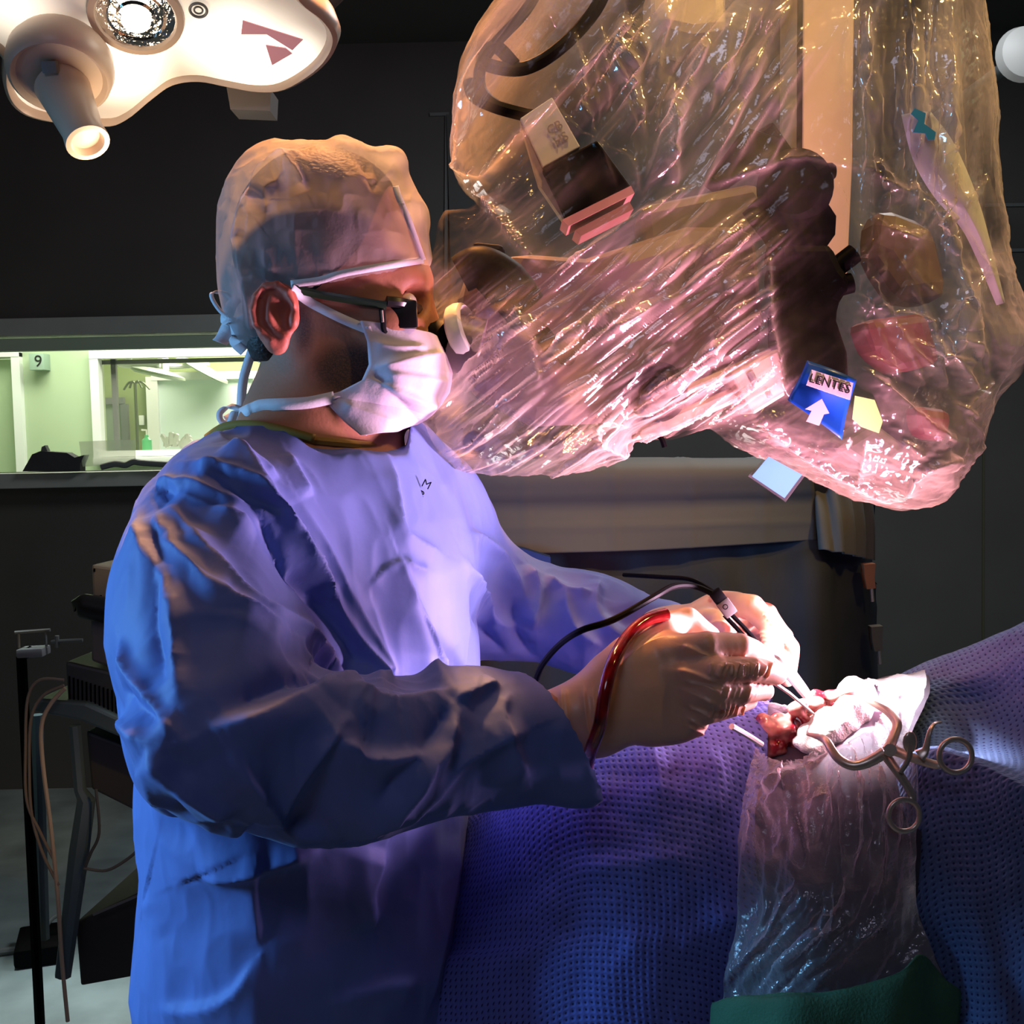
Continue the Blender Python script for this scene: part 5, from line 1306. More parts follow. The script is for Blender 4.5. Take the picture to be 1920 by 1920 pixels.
MB().tube([R_(1270, 785, .936), R_(1310, 745, .935), R_(1330, 650, .935), R_(1360, 590, .94), R_(1405, 575, .945)], [.006, .003, .002, .0018, .0012], 8, flat=.6).obj('release_lever', M['steel'], rt)

# ================================================================ GLOVED HANDS AND INSTRUMENTS
def glovemat():
    m = mat('latex_glove', (0.74, 0.50, 0.36), 0.38, spec=.5, sss=.25, bump=.25, bscale=120); nt = m.node_tree; b = nt.nodes['Principled BSDF']
    N = nt.nodes.new; L = nt.links.new; tc = N('ShaderNodeTexCoord'); n = N('ShaderNodeTexNoise'); n.inputs['Scale'].default_value = 32; n.inputs['Detail'].default_value = 6; L(tc.outputs['Object'], n.inputs['Vector'])
    cr = N('ShaderNodeValToRGB'); e = cr.color_ramp.elements; e[0].position = .60; e[0].color = (0.74, 0.50, 0.36, 1); e[1].position = .68; e[1].color = (0.42, 0.05, 0.03, 1)
    L(n.outputs['Fac'], cr.inputs[0]); L(cr.outputs[0], b.inputs['Base Color']); return m
M['glove'] = mat('latex_glove_clean', (0.70, 0.43, 0.31), 0.38, spec=.5, sss=.2, bump=.2, bscale=90); M['gloveb'] = glovemat()
def finger(S, pts, r): S.chain([P(*p) for p in pts], r, k=.006, m=.02); return S
# right hand, nearest the camera
xs = axis([(0.0, .262, .0016)]); ys = axis([(.925, 1.10, .0016)]); zz = axis([(1.10, 1.33, .0016)])
S = SDF(xs, ys, zz)
S.cap(P(1000, 1372, .975), P(1120, 1338, .988), .031, .030, k=0, sc=(1, .8, 1), m=.03)
S.cap(P(1120, 1338, .988), P(1185, 1310, .99), .030, .036, k=.02, sc=(1, .75, 1), m=.03)
S.ell(P(1222, 1292, .995), (.047, .026, .046), rot=(0, .25, 0), k=.012)
S.ell(P(1262, 1248, .992), (.024, .018, .026), k=.012)
S.ell(P(1250, 1345, .99), (.036, .022, .022), rot=(0, .1, 0), k=.012)
finger(S, [(1262, 1222, .985), (1325, 1208, .972), (1385, 1212, .985), (1432, 1232, 1.01)], [.014, .0115, .0110, .0092])
finger(S, [(1270, 1262, .978), (1345, 1256, .960), (1410, 1256, .970), (1456, 1264, .995)], [.0145, .0120, .0108, .0088])
finger(S, [(1275, 1300, .980), (1338, 1300, .960), (1392, 1298, .970), (1432, 1296, .995)], [.0145, .0120, .0105, .0085])
finger(S, [(1270, 1340, .985), (1325, 1332, .968), (1370, 1324, .978), (1404, 1316, .998)], [.0135, .0105, .0095, .0078])
S.chain([P(1185, 1240, 1.015), P(1240, 1180, 1.035), P(1288, 1162, 1.045), P(1332, 1192, 1.045)], [.018, .0135, .0115, .0095], k=.012, m=.02)
S.cap(P(1150, 1270, 1.0), P(1240, 1190, 1.02), .020, .016, k=.02, m=.03)
V, F = S.mesh()
cc = P(1047, 1360, .985); nn = cc-P(1120, 1338, .988); nn /= np.linalg.norm(nn)
V = relax(V, F, 2, .4); V, F = refine(V, F); N = vnormals(V, F)
V = V+N*(.0012*fbm(V*[30, 30, 30], 2, 5))[:, None]
HF = []
rg = random.Random(4); x = 1336
while x < 1448:
    j = rg.uniform(-4, 4); HF.append(([(x+rg.uniform(-2, 6), 1244+j), (x-1, 1257+j), (x-rg.uniform(0, 9), 1270+rg.uniform(-3, 3))], rg.uniform(.0018, .0034), .0010, rg.uniform(.0014, .0032))); x += rg.uniform(6, 12)
x = 1350
while x < 1425: HF.append(([(x+4, 1288), (x, 1300), (x-3, 1310)], rg.uniform(.0004, .0018), .0010, .0030)); x += rg.uniform(9, 22)
x = 1330
while x < 1400: HF.append(([(x+2, 1320), (x-2, 1332), (x-rg.uniform(2, 9), 1344)], rg.uniform(.0014, .0028), .0010, .0022)); x += rg.uniform(7, 13)
for (a, b) in [((1270, 1255), (1345, 1278)), ((1285, 1275), (1352, 1300)), ((1272, 1290), (1345, 1320)), ((1290, 1322), (1335, 1345)), ((1285, 1345), (1325, 1362)), ((1280, 1210), (1330, 1232)), ((1290, 1360), (1318, 1374))]:
    HF.append(([a, ((a[0]+b[0])/2, (a[1]+b[1])/2-3), b], .0030, .0014, .005))
for x in (1052, 1060, 1095, 1112): HF.append(([(x, 1290), (x+4, 1340), (x+14, 1395)], .0022, .0015, .003))
HF += [([(1150, 1262), (1200, 1215), (1250, 1192)], .002, .003, .010)]
V = folds(V, F, HF, .97, front=False)
glove = link_mesh('surgical_glove', V, F, M['glove'], person); glove['label'] = 'pale latex glove on the near hand'
# left hand
xs = axis([(.10, .335, .0016)]); ys = axis([(1.08, 1.34, .0016)]); zz = axis([(1.12, 1.36, .0016)])
S = SDF(xs, ys, zz)
S.cap(P(1195, 1205, 1.29), P(1260, 1190, 1.26), .030, .028, k=0, m=.03)
S.cap(P(1260, 1190, 1.26), P(1345, 1160, 1.205), .028, .024, k=.02, m=.03)
S.ell(P(1355, 1160, 1.20), (.036, .030, .026), rot=(0, -.3, 0), k=.015)
finger(S, [(1362, 1134, 1.185), (1410, 1138, 1.150), (1446, 1176, 1.135), (1452, 1228, 1.120)], [.014, .0122, .0112, .0090])
finger(S, [(1385, 1140, 1.20), (1436, 1152, 1.175), (1466, 1196, 1.155), (1470, 1246, 1.130)], [.014, .0122, .0110, .0088])
finger(S, [(1392, 1160, 1.22), (1448, 1175, 1.195), (1480, 1215, 1.175), (1480, 1262, 1.150)], [.0135, .0115, .0105, .0085])
finger(S, [(1395, 1185, 1.235), (1445, 1200, 1.215), (1474, 1236, 1.195), (1476, 1276, 1.170)], [.0125, .0100, .0090, .0075])
S.chain([P(1290, 1190, 1.205), P(1320, 1165, 1.165), P(1352, 1166, 1.125), P(1366, 1184, 1.112)], [.020, .014, .0105, .0085], k=.015, m=.02)
V, F = S.mesh(); V = relax(V, F, 2, .4); V, F = refine(V, F); N = vnormals(V, F)
V = V+N*(.0012*fbm(V*30, 2, 15))[:, None]
HF = []
for (x, y) in [(1428, 1185), (1430, 1193), (1433, 1201), (1436, 1209), (1440, 1150), (1446, 1158), (1452, 1166), (1440, 1218)]:
    HF.append(([(x-10, y+5), (x, y), (x+12, y+2)], .0022, .0010, .003))
HF += [([(1330, 1130), (1370, 1140), (1400, 1180)], -.002, .004, .006), ([(1320, 1175), (1345, 1165), (1368, 1172)], .002, .0015, .004), ([(1300, 1150), (1320, 1170), (1310, 1195)], .0025, .0015, .006)]
V = folds(V, F, HF, 1.12, front=False)
g2 = link_mesh('surgical_glove', V, F, M['gloveb'], person); g2['label'] = 'blood specked latex glove on the far hand'
# bipolar forceps with cable
fp = thing('bipolar_forceps', 'long bright steel forceps with black cable plug held over the field', 'forceps', tuple(P(1420, 1230, 1.09)))
ts = mat('bright_steel', (0.85, 0.80, 0.80), 0.25, metal=0.4)
for s in (-1, 1):
    m = MB().tube([P(1362+s*4, 1150-s*3, 1.105), P(1395+s*5, 1185-s*3, 1.10), P(1428+s*5, 1222-s*3, 1.095)], .0022, 8); m.obj('grip_blade', M['blk'], fp)
    MB().tube([P(1426+s*5, 1220-s*3, 1.095), P(1446+s*5, 1228-s*3, 1.092), P(1462+s*5, 1240-s*3, 1.09), P(1505+s*3, 1293-s*3, 1.075), P(1546, 1350, 1.06)], [.0030, .0032, .0034, .0030, .0014], 8).obj('blade', ts, fp)
mm = MB().box(P(1362, 1139, 1.098), (.017, .010, .013), (0, .95, 0), .002); mm.obj('plug', mat('plug_grey', (0.10, 0.09, 0.085), 0.4), fp)
MB().box(P(1346, 1118, 1.098), (.013, .009, .012), (0, .95, 0), .002).obj('plug_boot', M['blk'], fp)
MB().torus(P(1360, 1138, 1.092), (0, -1, 0), .0022, .0004, 16, 6).obj('plug_emblem', M['blk'], fp)
MB().tube([P(1352, 1124, 1.10), P(1330, 1110, 1.10), P(1300, 1099, 1.10), P(1262, 1100, 1.08), P(1225, 1120, 1.05), P(1150, 1162, 1.02), P(1090, 1182, 1.02), P(1050, 1208, 1.06), P(1018, 1245, 1.10), P(1005, 1275, 1.13)], .0030, 8).obj('cable', M['blk'], fp)
MB().tube([P(1345, 1116, 1.10), P(1300, 1088, 1.11), P(1240, 1082, 1.14), P(1170, 1078, 1.2)], .0022, 8).obj('cable', M['blk'], fp)
# suction cannula and blood filled tube
su = thing('suction_cannula', 'thin suction cannula with red blood filled tube looping over the near glove', 'suction tube', tuple(P(1500, 1320, 1.05)))
MB().tube([P(1425, 1262, 1.03), P(1480, 1300, 1.045), P(1554, 1362, 1.06)], [.0022, .0016, .0009], 8, sm=False).obj('cannula', ts, su)
MB().tube([P(1100, 1440, .995), P(1108, 1405, .955), P(1124, 1360, .940), P(1134, 1300, .940), P(1150, 1240, .955), P(1180, 1190, .985), P(1215, 1162, 1.0), P(1250, 1152, 1.01)], .0056, 12).obj('blood_tube', mat('blood_tube', (0.22, 0.006, 0.008), 0.12, spec=.6, coat=.6, var=.8, vscale=70), su)
MB().tube([P(1372, 1362, 1.0), P(1400, 1378, 1.02), P(1428, 1396, 1.03)], .0028, 8).obj('white_tube', M['white'], su)
# ================================================================ OPERATING LAMP (upper left)
LN = Vector((0.10, -0.50, -0.86)).normalized(); LP = PV(330, 150, 1.55)
def LQ(px, py, off=0.0):
    d = Vector(ray(px, py)); o = Vector(CP); t = (LP-o).dot(LN)/d.dot(LN); return o+d*t+LN*off
M['lampb'] = mat('lamp_enamel', (0.55, 0.43, 0.34), 0.35)
lp = thing('operating_lamp', 'large lit clover shaped operating lamp with a hanging handle, upper left', 'lamp', tuple(LQ(255, 30)))
OL = [(8, 110), (8, 160), (30, 200), (80, 222), (190, 234), (235, 222), (285, 182), (325, 155), (375, 148), (430, 158), (490, 168), (540, 163), (595, 130), (625, 95), (632, 62), (612, 30), (570, -5), (540, -60), (480, -120), (330, -150), (160, -150), (20, -130), (-70, -60), (-90, 20), (-60, 70), (-15, 84)]
op, _ = spline([Vector((a, b, 0)) for a, b in OL+[OL[0]]], [1]*(len(OL)+1), 4); OLs = [(p.x, p.y) for p in op[:-1]]
def inset(pl, k):
    c = (255, 30); return [(c[0]+(x-c[0])*k, c[1]+(y-c[1])*k) for x, y in pl]
n = len(OLs); mb = MB(); V = []
rings = [(1.0, -.035), (1.02, -.012), (1.0, .004), (.975, .008), (.955, .004), (.945, -.002)]
for k, off in rings:
    for (x, y) in inset(OLs, k): V.append(tuple(LQ(x, y, off)))
F = [(r*n+i, r*n+(i+1) % n, (r+1)*n+(i+1) % n, (r+1)*n+i) for r in range(len(rings)-1) for i in range(n)]
mb.add(V, F); mb.F.append(tuple(range(n))); mb.obj('housing', M['lampb'], lp)
mb = MB(); mb.add([tuple(LQ(x, y, -.001)) for x, y in inset(OLs, .950)], [tuple(range(n))])
fm_ = mat('lit_diffuser', (0.75, 0.68, 0.58), 0.25); nt = fm_.node_tree; b = nt.nodes['Principled BSDF']; N = nt.nodes.new; L = nt.links.new
tc = N('ShaderNodeTexCoord'); last = None
for (x, y, r, s) in [(470, 100, .10, 2.2), (215, 120, .085, 2.4), (60, 170, .05, .9), (330, 60, .08, .9), (560, 110, .06, 1.2), (20, 10, .08, 1.3), (430, 20, .06, .5)]:
    c = LQ(x, y)-Vector(ORG['operating_lamp.001'] if lp.name != 'operating_lamp' and False else ORG[lp.name])
    sb = N('ShaderNodeVectorMath'); sb.operation = 'DISTANCE'; sb.inputs[1].default_value = c; L(tc.outputs['Object'], sb.inputs[0])
    mr = N('ShaderNodeMapRange'); mr.interpolation_type = 'SMOOTHSTEP'; mr.inputs['From Min'].default_value = 0; mr.inputs['From Max'].default_value = r; mr.inputs['To Min'].default_value = s; mr.inputs['To Max'].default_value = 0; L(sb.outputs['Value'], mr.inputs['Value'])
    if last is None: last = mr.outputs[0]
    else:
        ad = N('ShaderNodeMath'); L(last, ad.inputs[0]); L(mr.outputs[0], ad.inputs[1]); last = ad.outputs[0]
ad = N('ShaderNodeMath'); L(last, ad.inputs[0]); ad.inputs[1].default_value = .22; L(ad.outputs[0], b.inputs['Emission Strength']); b.inputs['Emission Color'].default_value = (1, .86, .68, 1)
mb.obj('diffuser', fm_, lp, smooth=False)['label'] = 'glowing white diffuser face'
# central lens with bulb
def disc(px, py, ry_px, prof, seg=40):
    a = LQ(px, py, 0); return MB().lathe(a, a+LN, prof, seg)
c = LQ(255, 30); r1 = (LQ(328, 30)-c).length
disc(255, 30, 0, [(-.001, r1*1.25), (.004, r1*1.22), (.005, r1*1.05), (-.004, r1)]).obj('lens_ring', M['lampb'], lp)
rf = mat('faceted_reflector', (0.75, 0.72, 0.68), 0.08, metal=1.0, bump=1.0, bscale=70)
disc(255, 30, 0, [(.001, r1), (-.004, r1*.9), (.003, r1*.75), (-.003, r1*.6), (.004, r1*.45)], 24).obj('reflector', rf, lp)
MB().ball(c+LN*.008, (r1*.38, r1*.38, r1*.3), 20).obj('bulb', mat('lit_bulb', (1, .95, .85), .2, emis=(1, .9, .75), estr=6.0), lp)
MB().torus(LQ(372, 17, .002), LN, .010, .0018, 28, 8).obj('ring_emblem', M['mgrey'], lp)
MB().torus(LQ(372, 17, .002), LN, .005, .0012, 20, 8).obj('ring_emblem', M['mgrey'], lp)
# lamp slots, pink reflection put into their colour and a faint glow
for pl in [[(455, 36), (568, 72), (548, 92), (500, 62), (452, 62)], [(498, 82), (536, 88), (548, 98), (510, 120)], [(60, 160), (75, 150), (100, 152), (96, 168), (58, 180)]]:
    MB().prism([LQ(x, y, .001) for x, y in pl], LN*.0015).obj('slot', mat('rose_slot_glow', (0.62, 0.30, 0.32), 0.3, emis=(.8,.35,.4), estr=.25), lp, smooth=False)
# handle
hd = LQ(115, 95, .0)
MB().lathe(hd, hd+LN, [(-.01, .05), (.012, .062), (.03, .064), (.046, .060), (.050, .056), (.044, .05), (.042, .022)], 40).obj('handle_collar', M['lampb'], lp)
ha = LQ(120, 112, .045); hb_ = PV(165, 268, ha.y-.045)
hn = (hb_-ha).normalized(); hl = (hb_-ha).length
MB().lathe(ha, hb_, [(0, .0335), (.02, .031), (hl*.8, .0245), (hl*.97, .0265), (hl, .026), (hl, .020), (hl-.01, .017)], 30).obj('handle', M['lampb'], lp)
MB().box(ha+Vector((0, -.036, .012)), (.018, .012, .014), (.3, 0, 0), .002).obj('handle_latch', M['mgrey'], lp)
pl_ = bpy.data.lights.new('lamp_glow', 'POINT'); pl_.energy = 1.1; pl_.color = (1, .74, .48); pl_.shadow_soft_size = .03
po = bpy.data.objects.new('lamp_glow', pl_); COL.objects.link(po); po.location = LQ(235, 150, .16)
# bracket with label plate and suspension
a = PV(468, 165, 1.62)
MB().prism([P(x, y, 1.60) for x, y in [(424, 160), (508, 168), (506, 208), (432, 205)]], (0, .05, 0)).obj('bracket', mat('bracket_grey', (0.22, 0.20, 0.18), .5, var=.1), lp, smooth=False)
lt_ = LQ(260, -60, -.05)
MB().tube([LQ(255, -40, -.02), LQ(255, -40, -.02)+Vector((0, .05, .15)), LQ(255, -40, -.02)+Vector((.05, .1, .5)), (lt_.x+.05, lt_.y+.1, ZC)], .03, 16, sm=False).obj('suspension_arm', M['lampb'], lp)
# arm of a second lamp running off the top edge
ar2 = thing('lamp_arm', 'dark brown ceiling arm crossing the top edge right of the lamp', 'arm', tuple(P(600, -20, 2.2)))
MB().tube([P(560, -5, 2.2), P(600, -10, 2.2), P(650, -60, 2.2)], .035, 16, sm=False).obj('tube', mat('arm_brown', (0.10, 0.08, 0.06), 0.4), ar2)
MB().tube([P(640, -50, 2.2), P(640, -160, 2.2)[:2].tolist()+[ZC]], .03, 12, sm=False).obj('riser', M['mgrey'], ar2)
# pale round lamp at the right edge
rl = thing('small_wall_lamp', 'pale round wall lamp cut by the right edge of the frame', 'lamp', tuple(P(1930, 92, 3.4)))
a = PV(1932, 92, 3.35); MB().lathe(a, a+Vector((0, 1, 0)), [(0, .001), (.005, .045), (.02, .07), (.05, .078), (.06, .06)], 28).obj('shade', mat('pale_globe', (0.35, 0.35, 0.34), .5, emis=(1, 1, .95), estr=.1), rl)
MB().tube([a+Vector((0, .05, 0)), a+Vector((0, WY-3.35, 0))], .02, 10, sm=False).obj('stem', M['mgrey'], rl)

# ================================================================ INSTRUMENT TABLE behind, under grey drapes
TY = 1.95
it = thing('instrument_table', 'long table behind the hands covered by dark hanging drapes', 'table', (P(1250, 1000, TY)[0], TY+.3, 0))
tzt = P(1250, 880, TY+.02)[2]
x0_, x1_ = P(800, 900, TY)[0], P(1625, 900, TY)[0]
boxobj('table_top', (x0_, TY+.05, tzt-.05), (x1_-.02, TY+.6, tzt-.02), M['mgrey'], it)
for x in (x0_+.05, x1_-.08):
    for y in (TY+.1, TY+.55): boxobj('leg', (x-.02, y-.02, 0), (x+.02, y+.02, tzt-.05), M['mgrey'], it)
rows = [[(790, 905, TY+.55), (1100, 905, TY+.55), (1400, 905, TY+.55), (1600, 905, TY+.55)],
        [(800, 885, TY+.02), (1100, 880, TY), (1400, 878, TY), (1560, 880, TY), (1640, 895, TY+.05)],
        [(800, 960, TY), (1100, 960, TY-.02), (1400, 960, TY-.02), (1560, 985, TY), (1640, 1000, TY+.03)],
        [(800, 1050, TY-.0), (1100, 1050, TY-.02), (1400, 1035, TY-.02), (1540, 1030, TY-.04), (1620, 1045, TY), (1645, 1080, TY+.02)],
        [(800, 1200, TY-.04), (1100, 1200, TY-.05), (1400, 1200, TY-.06), (1540, 1150, TY-.08), (1625, 1150, TY-.02), (1655, 1160, TY+.02)],
        [(800, 1700, TY-.06), (1100, 1700, TY-.06), (1400, 1700, TY-.06), (1540, 1700, TY-.08), (1640, 1700, TY-.02), (1665, 1700, TY+.02)]]
V, F, UV = loft(rows, 120, 14)
V = V+vnormals(V, F)*(.016*ridged(np.stack([V[:, 0]*9, V[:, 1]*0, V[:, 2]*1.0], 1), 2, 4)*np.clip((tzt-V[:, 2])*6, 0, 1)+.003*fbm(V*20, 2, 8))[:, None]
dd_ = link_mesh('table_drape', V, F, mat('navy_cloth', (0.030, 0.036, 0.055), 0.8, var=.15)); tag(dd_, 'dark navy drape hanging in folds over the table behind the hands', 'drape')
rows = [[(822, 880, TY+.45), (1100, 880, TY+.45), (1400, 880, TY+.45), (1510, 880, TY+.45)],
        [(824, 868, TY-.01), (1100, 862, TY-.035), (1400, 862, TY-.035), (1520, 862, TY-.03)],
        [(826, 960, TY-.04), (1100, 960, TY-.055), (1400, 950, TY-.055), (1528, 945, TY-.045)],
        [(840, 1040, TY-.04), (1030, 1037, TY-.06), (1250, 1030, TY-.06), (1530, 1012, TY-.045)]]
V, F, UV = loft(rows, 80, 14)
D = 0
for xx in (985, 1150, 1295, 1430):
    w0 = P(xx, 950, TY-.05)[0]; D = D+.003*np.exp(-np.abs(V[:, 0]-w0)/.004)
for yy_ in (925, 985):
    w0 = P(1200, yy_, TY-.05)[2]; D = D+.003*np.exp(-np.abs(V[:, 2]-w0)/.004)
V = V+vnormals(V, F)*(D+.002*fbm(V*6, 2, 2))[:, None]
tag(solid(link_mesh('grey_towel', V, F, mat('grey_sheet', (0.125, 0.13, 0.14), 0.8, var=.06, vscale=5)), .002), 'flat grey sheet with fold creases over the table below the microscope', 'sheet')
rows = [[(1528, 880, TY-.01), (1570, 885, TY-.03), (1632, 900, TY+.02)], [(1530, 960, TY-.06), (1580, 970, TY-.07), (1634, 985, TY-.01)], [(1532, 1030, TY-.07), (1570, 1035, TY-.09), (1634, 1050, TY-.01)]]
V, F, UV = loft(rows, 40, 12); V = V+vnormals(V, F)*(.006*np.sin(V[:, 0]*260+V[:, 2]*8))[:, None]
tag(solid(link_mesh('corner_sheet', V, F, mat('light_grey_sheet', (0.15, 0.15, 0.15), 0.8)), .002), 'narrow light grey sheet with vertical pleats at the right corner of the table', 'sheet')
for (x, y, s, l) in [(1632, 1083, .030, 'small orange clamp on the right table corner'), (1646, 1200, .026, 'small brown clamp low on the right edge of the table drape')]:
    t = thing('towel_clamp', l, 'clamp', tuple(P(x, y, TY-.03)))
    MB().prism([P(x+a, y+b_, TY-.05) for a, b_ in [(-12, -24), (10, -26), (8, 0), (10, 20), (-6, 22), (-10, 2)]], (0, .02, 0)).obj('jaw', mat('orange_plastic' if y < 1100 else 'brown_plastic', (0.38, 0.12, 0.05) if y < 1100 else (0.12, 0.09, 0.06), .5), t, smooth=False)
    MB().tube([P(x+2, y+20, TY-.03), P(x+4, y+45, TY-.03)], .003, 6, sm=False).obj('spring', M['steel'], t)
tag(MB().prism([P(x, y, 1.85) for x, y in [(940, 1020), (985, 1030), (1032, 1045), (1034, 1085), (985, 1070)]], (0, .03, 0)).obj('blue_wrap', mat('wrap_blue', (0.02, 0.06, 0.30), .7), smooth=False), 'small blue wrap at the table edge behind the far shoulder', 'wrap')
# blue-white pole and drape glimpsed under the mask
pr = thing('infusion_pole', 'slim steel pole with blue cloth seen between mask and microscope drape', 'pole', (P(752, 800, 2.6)[0], 2.6, 0))
MB().tube([(P(752, 800, 2.6)[0], 2.6, 0.02), tuple(P(752, 740, 2.6))], .010, 10, sm=False).obj('pole', M['steel'], pr)
MB().prism([P(x, y, 2.58) for x, y in [(752, 790), (775, 788), (784, 800), (780, 812), (757, 808)]], (0, .03, 0)).obj('tape_knot', mat('tan_tape', (.45, .30, .22), .6), pr, smooth=False)
MB().prism([P(x, y, 2.57) for x, y in [(752, 812), (790, 805), (880, 850), (880, 1000), (760, 900)]], (0, .02, 0)).obj('hung_cloth', mat('grey_blue_cloth', (.10, .12, .2), .7), pr, smooth=False)
m = MB()
for k in range(5): m.tube([(pr.location.x, 2.6, .06), (pr.location.x+.25*math.cos(k*1.257), 2.6+.25*math.sin(k*1.257), .03)], .014, 6, sm=False)
m.obj('foot', M['mgrey'], pr)

# ================================================================ EQUIPMENT CART (lower left)
CY = 2.25
ct = thing('equipment_cart', 'blue grey metal equipment cart behind the gown at lower left', 'cart', (P(200, 1500, CY)[0], CY+.2, 0))
M['cartm'] = mat('cart_blue_grey', (0.07, 0.11, 0.13), 0.4, var=.1)
M['cream'] = mat('cream_case', (0.30, 0.27, 0.22), 0.5, var=.08)
def cq(x, y, d=0.0): return P(x, y, CY+d)
def cslab(pts, d, th, name, m, parent=ct, bev=.006):
    o = MB().prism([cq(x, y, d) for x, y in pts], (0.04, th, 0)).obj(name, m, parent, smooth=False)
    md = o.modifiers.new('bevel', 'BEVEL'); md.width = bev; md.segments = 2; md.limit_method = 'ANGLE'; return o
cslab([(52, 1332), (150, 1352), (430, 1470), (430, 1440), (160, 1318), (70, 1310)], -.02, .45, 'shelf', M['cartm'])
z_ = cq(60, 1330)[2]
for pts in [[(140, 1360), (150, 1480), (162, 1500), (148, 1600), (135, 1700), (118, 1830)]]:
    MB().tube([cq(x, y, -.01) for x, y in pts], [.012, .012, .018, .020, .018, .016], 8, sm=False).obj('leg', M['cartm'], ct)
MB().tube([cq(70, 1340, .4), cq(82, 1760, .4)], .014, 8, sm=False).obj('leg', M['cartm'], ct)
MB().tube([cq(420, 1460, .0), (cq(420, 1460)[0], CY, .03)], .016, 8, sm=False).obj('leg', M['cartm'], ct)
MB().tube([cq(420, 1460, .4), (cq(420, 1460)[0], CY+.4, .03)], .016, 8, sm=False).obj('leg', M['cartm'], ct)
cslab([(140, 1730), (420, 1600), (425, 1800), (150, 1850)], .02, .4, 'lower_bin', M['dgrey'])
MB().tube([cq(175, 1715, -.01), cq(420, 1610, -.01)], .003, 6, sm=False).obj('bin_trim', M['mgrey'], ct)
cb_ = cslab([(160, 1370), (420, 1470), (300, 1540), (250, 1520), (170, 1480)], .05, .35, 'drawer', mat('drawer_grey', (.05, .052, .055), .5))
# devices stacked on the cart
def device(name, label, cat, pts, d, th, m, extra=None):
    t = thing(name, label, cat, tuple(cq(pts[0][0], max(p[1] for p in pts), d)))
    o = cslab(pts, d, th, 'case', m, t); return t
t = device('amplifier_unit', 'dark ribbed equipment unit lowest in the stack on the cart', 'device', [(121, 1240), (200, 1258), (300, 1290), (400, 1330), (400, 1440), (300, 1400), (126, 1318)], 0.0, .36, mat('unit_grey', (0.055, 0.065, 0.067), .45))
m = MB()
for k in range(24):
    x = 130+k*8; m.tube([cq(x, 1268+k*2.6, -.003), cq(x+1, 1312+k*3.2, -.003)], .0018, 4, sm=False)
m.obj('ribs', M['blk'], t)
t = device('signal_unit', 'grey equipment case between the dark cushion and the ribbed unit', 'device', [(168, 1152), (300, 1180), (300, 1285), (170, 1240)], .02, .3, mat('case_grey', (0.15, 0.145, 0.13), .5))
t = device('monitor_unit', 'cream coloured equipment case on top of the stack beside the gown', 'device', [(170, 1058), (300, 1075), (300, 1150), (173, 1126)], .02, .3, M['cream'])
for (x, y) in [(177, 1069), (189, 1119)]: MB().tube([cq(x, y-3, .017), cq(x, y+3, .017)], .002, 6, sm=False).obj('screw_slot', M['blk'], t)
t = thing('padded_bar', 'black padded bar lying between the cream and the grey case', 'cushion', tuple(cq(200, 1160, .0)))
MB().tube([cq(150, 1136, .0), cq(156, 1136, .0), cq(215, 1148, .0), cq(300, 1168, .0)], [.012, .024, .026, .026], 14).obj('pad', mat('black_vinyl', (.015, .015, .017), .35), t)
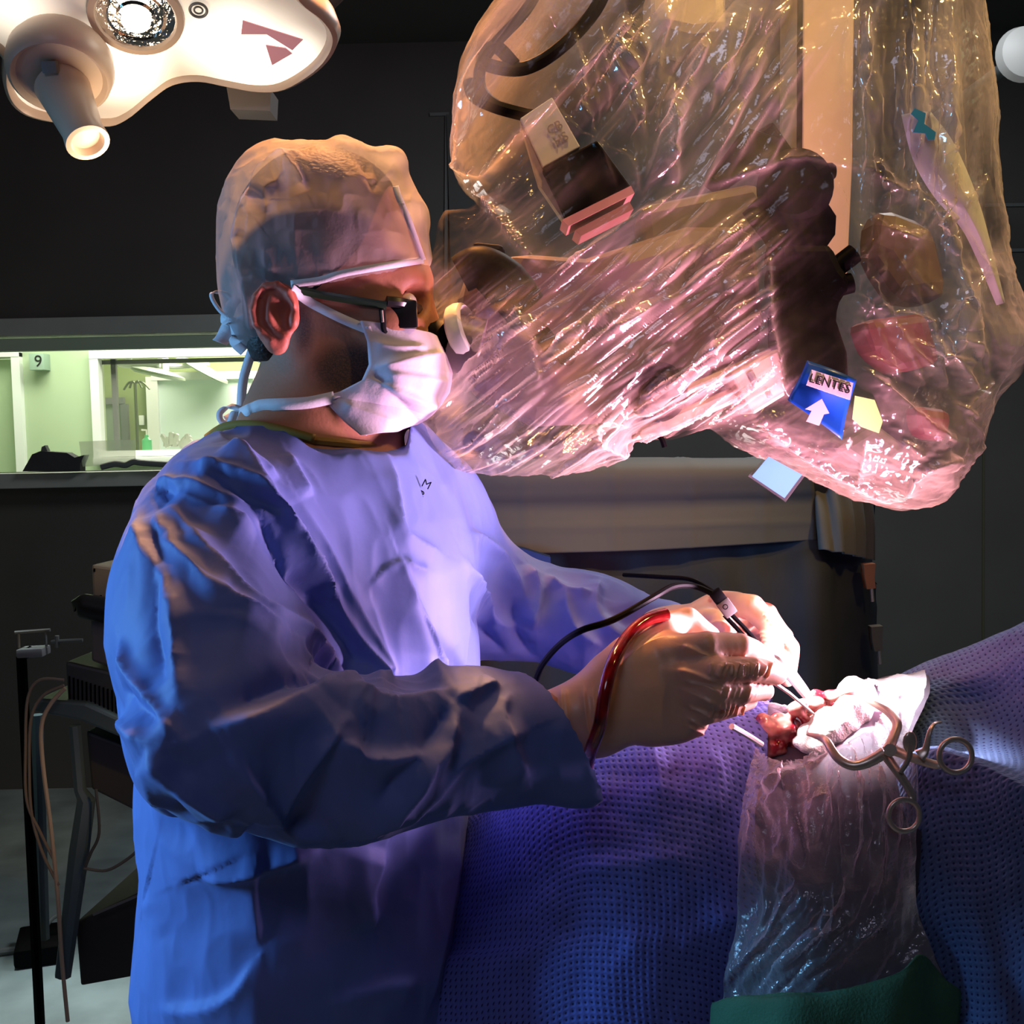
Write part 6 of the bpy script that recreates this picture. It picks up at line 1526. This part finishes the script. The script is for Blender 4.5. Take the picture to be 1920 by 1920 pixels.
# rail clamp on the left with bracket
t = thing('rail_bracket', 'steel rail bracket with crossbar left of the equipment stack', 'bracket', tuple(P(60, 1225, 2.6)))
r_ = lambda x, y: P(x, y, 2.6)
MB().tube([r_(28, 1186), r_(94, 1181)], .004, 6, sm=False).obj('top_bar', M['mgrey'], t)
MB().tube([r_(35, 1186), r_(36, 1215)], .003, 6, sm=False).obj('upright', M['mgrey'], t); MB().tube([r_(85, 1182), r_(87, 1212)], .003, 6, sm=False).obj('upright', M['mgrey'], t)
a = r_(38, 1214); b = r_(88, 1229); MB().box((a+b)/2, (b[0]-a[0], .05, a[2]-b[2]), (0, -.03, 0), .004).obj('clamp_body', mat('bracket_steel', (.25, .25, .27), .4), t)
MB().tube([r_(96, 1203), r_(155, 1200)], .004, 8, sm=False).obj('side_rod', M['mgrey'], t); MB().tube([r_(107, 1192), r_(107, 1214)], .005, 8, sm=False).obj('rod_collar', M['mgrey'], t)
MB().tube([r_(40, 1229), (r_(40, 1229)[0], 2.6, .02)], .012, 8, sm=False).obj('post', M['blk'], t)
MB().tube([r_(40, 1229), r_(60, 1220)], .012, 8, sm=False).obj('post_head', M['blk'], t)
# beige leads
for i, (pts, lab) in enumerate([([(122, 1290), (95, 1320), (78, 1360), (80, 1430), (95, 1550), (108, 1680), (116, 1800), (127, 1915)], 'light beige lead hanging straight down in front of the cart leg'),
    ([(120, 1275), (75, 1275), (52, 1310), (48, 1400), (50, 1500), (75, 1560), (100, 1610)], 'beige lead looping out at the far left of the cart'),
    ([(120, 1285), (80, 1305), (58, 1350), (55, 1450), (60, 1530), (80, 1600), (110, 1660)], 'beige lead curving just inside the leftmost loop'),
    ([(180, 1480), (186, 1560), (170, 1600), (160, 1625)], 'short dark grey lead behind the bent cart leg'),
    ([(158, 1628), (200, 1632), (240, 1610), (262, 1590)], 'grey lead sagging from the cart leg towards the gown')]):
    o = MB().tube([cq(x, y, -.04) for x, y in pts], .004 if i == 0 else .003, 8).obj('cable', mat('lead_%d' % i, [(.42, .33, .25), (.20, .17, .14), (.20, .17, .14), (.07, .07, .07), (.13, .12, .11)][i], .5))
    tag(o, lab, 'cable', 'leads hanging from the equipment cart')
# floor items: pedal and tray in the light patch
def fpt(x, y, h=0.0): return PF(x, y, h)
t = thing('foot_pedal', 'black foot pedal with cable on the lit floor at lower left', 'pedal', tuple(fpt(70, 1800)))
c = fpt(75, 1790); MB().box(c+np.array([0, 0, .03]), (.12, .18, .05), (0, 0, .3), .01).obj('pedal_body', M['blk'], t)
MB().tube([fpt(-40, 1788, .02), fpt(20, 1782, .012), fpt(50, 1775, .02), c+np.array([0, 0, .05])], .010, 8).obj('pedal_cable', M['mgrey'], t)
MB().tube([c+np.array([0, 0, .05]), c+np.array([.03, .05, .09]), c+np.array([.08, .06, .05])], .006, 8).obj('guard', M['mgrey'], t)
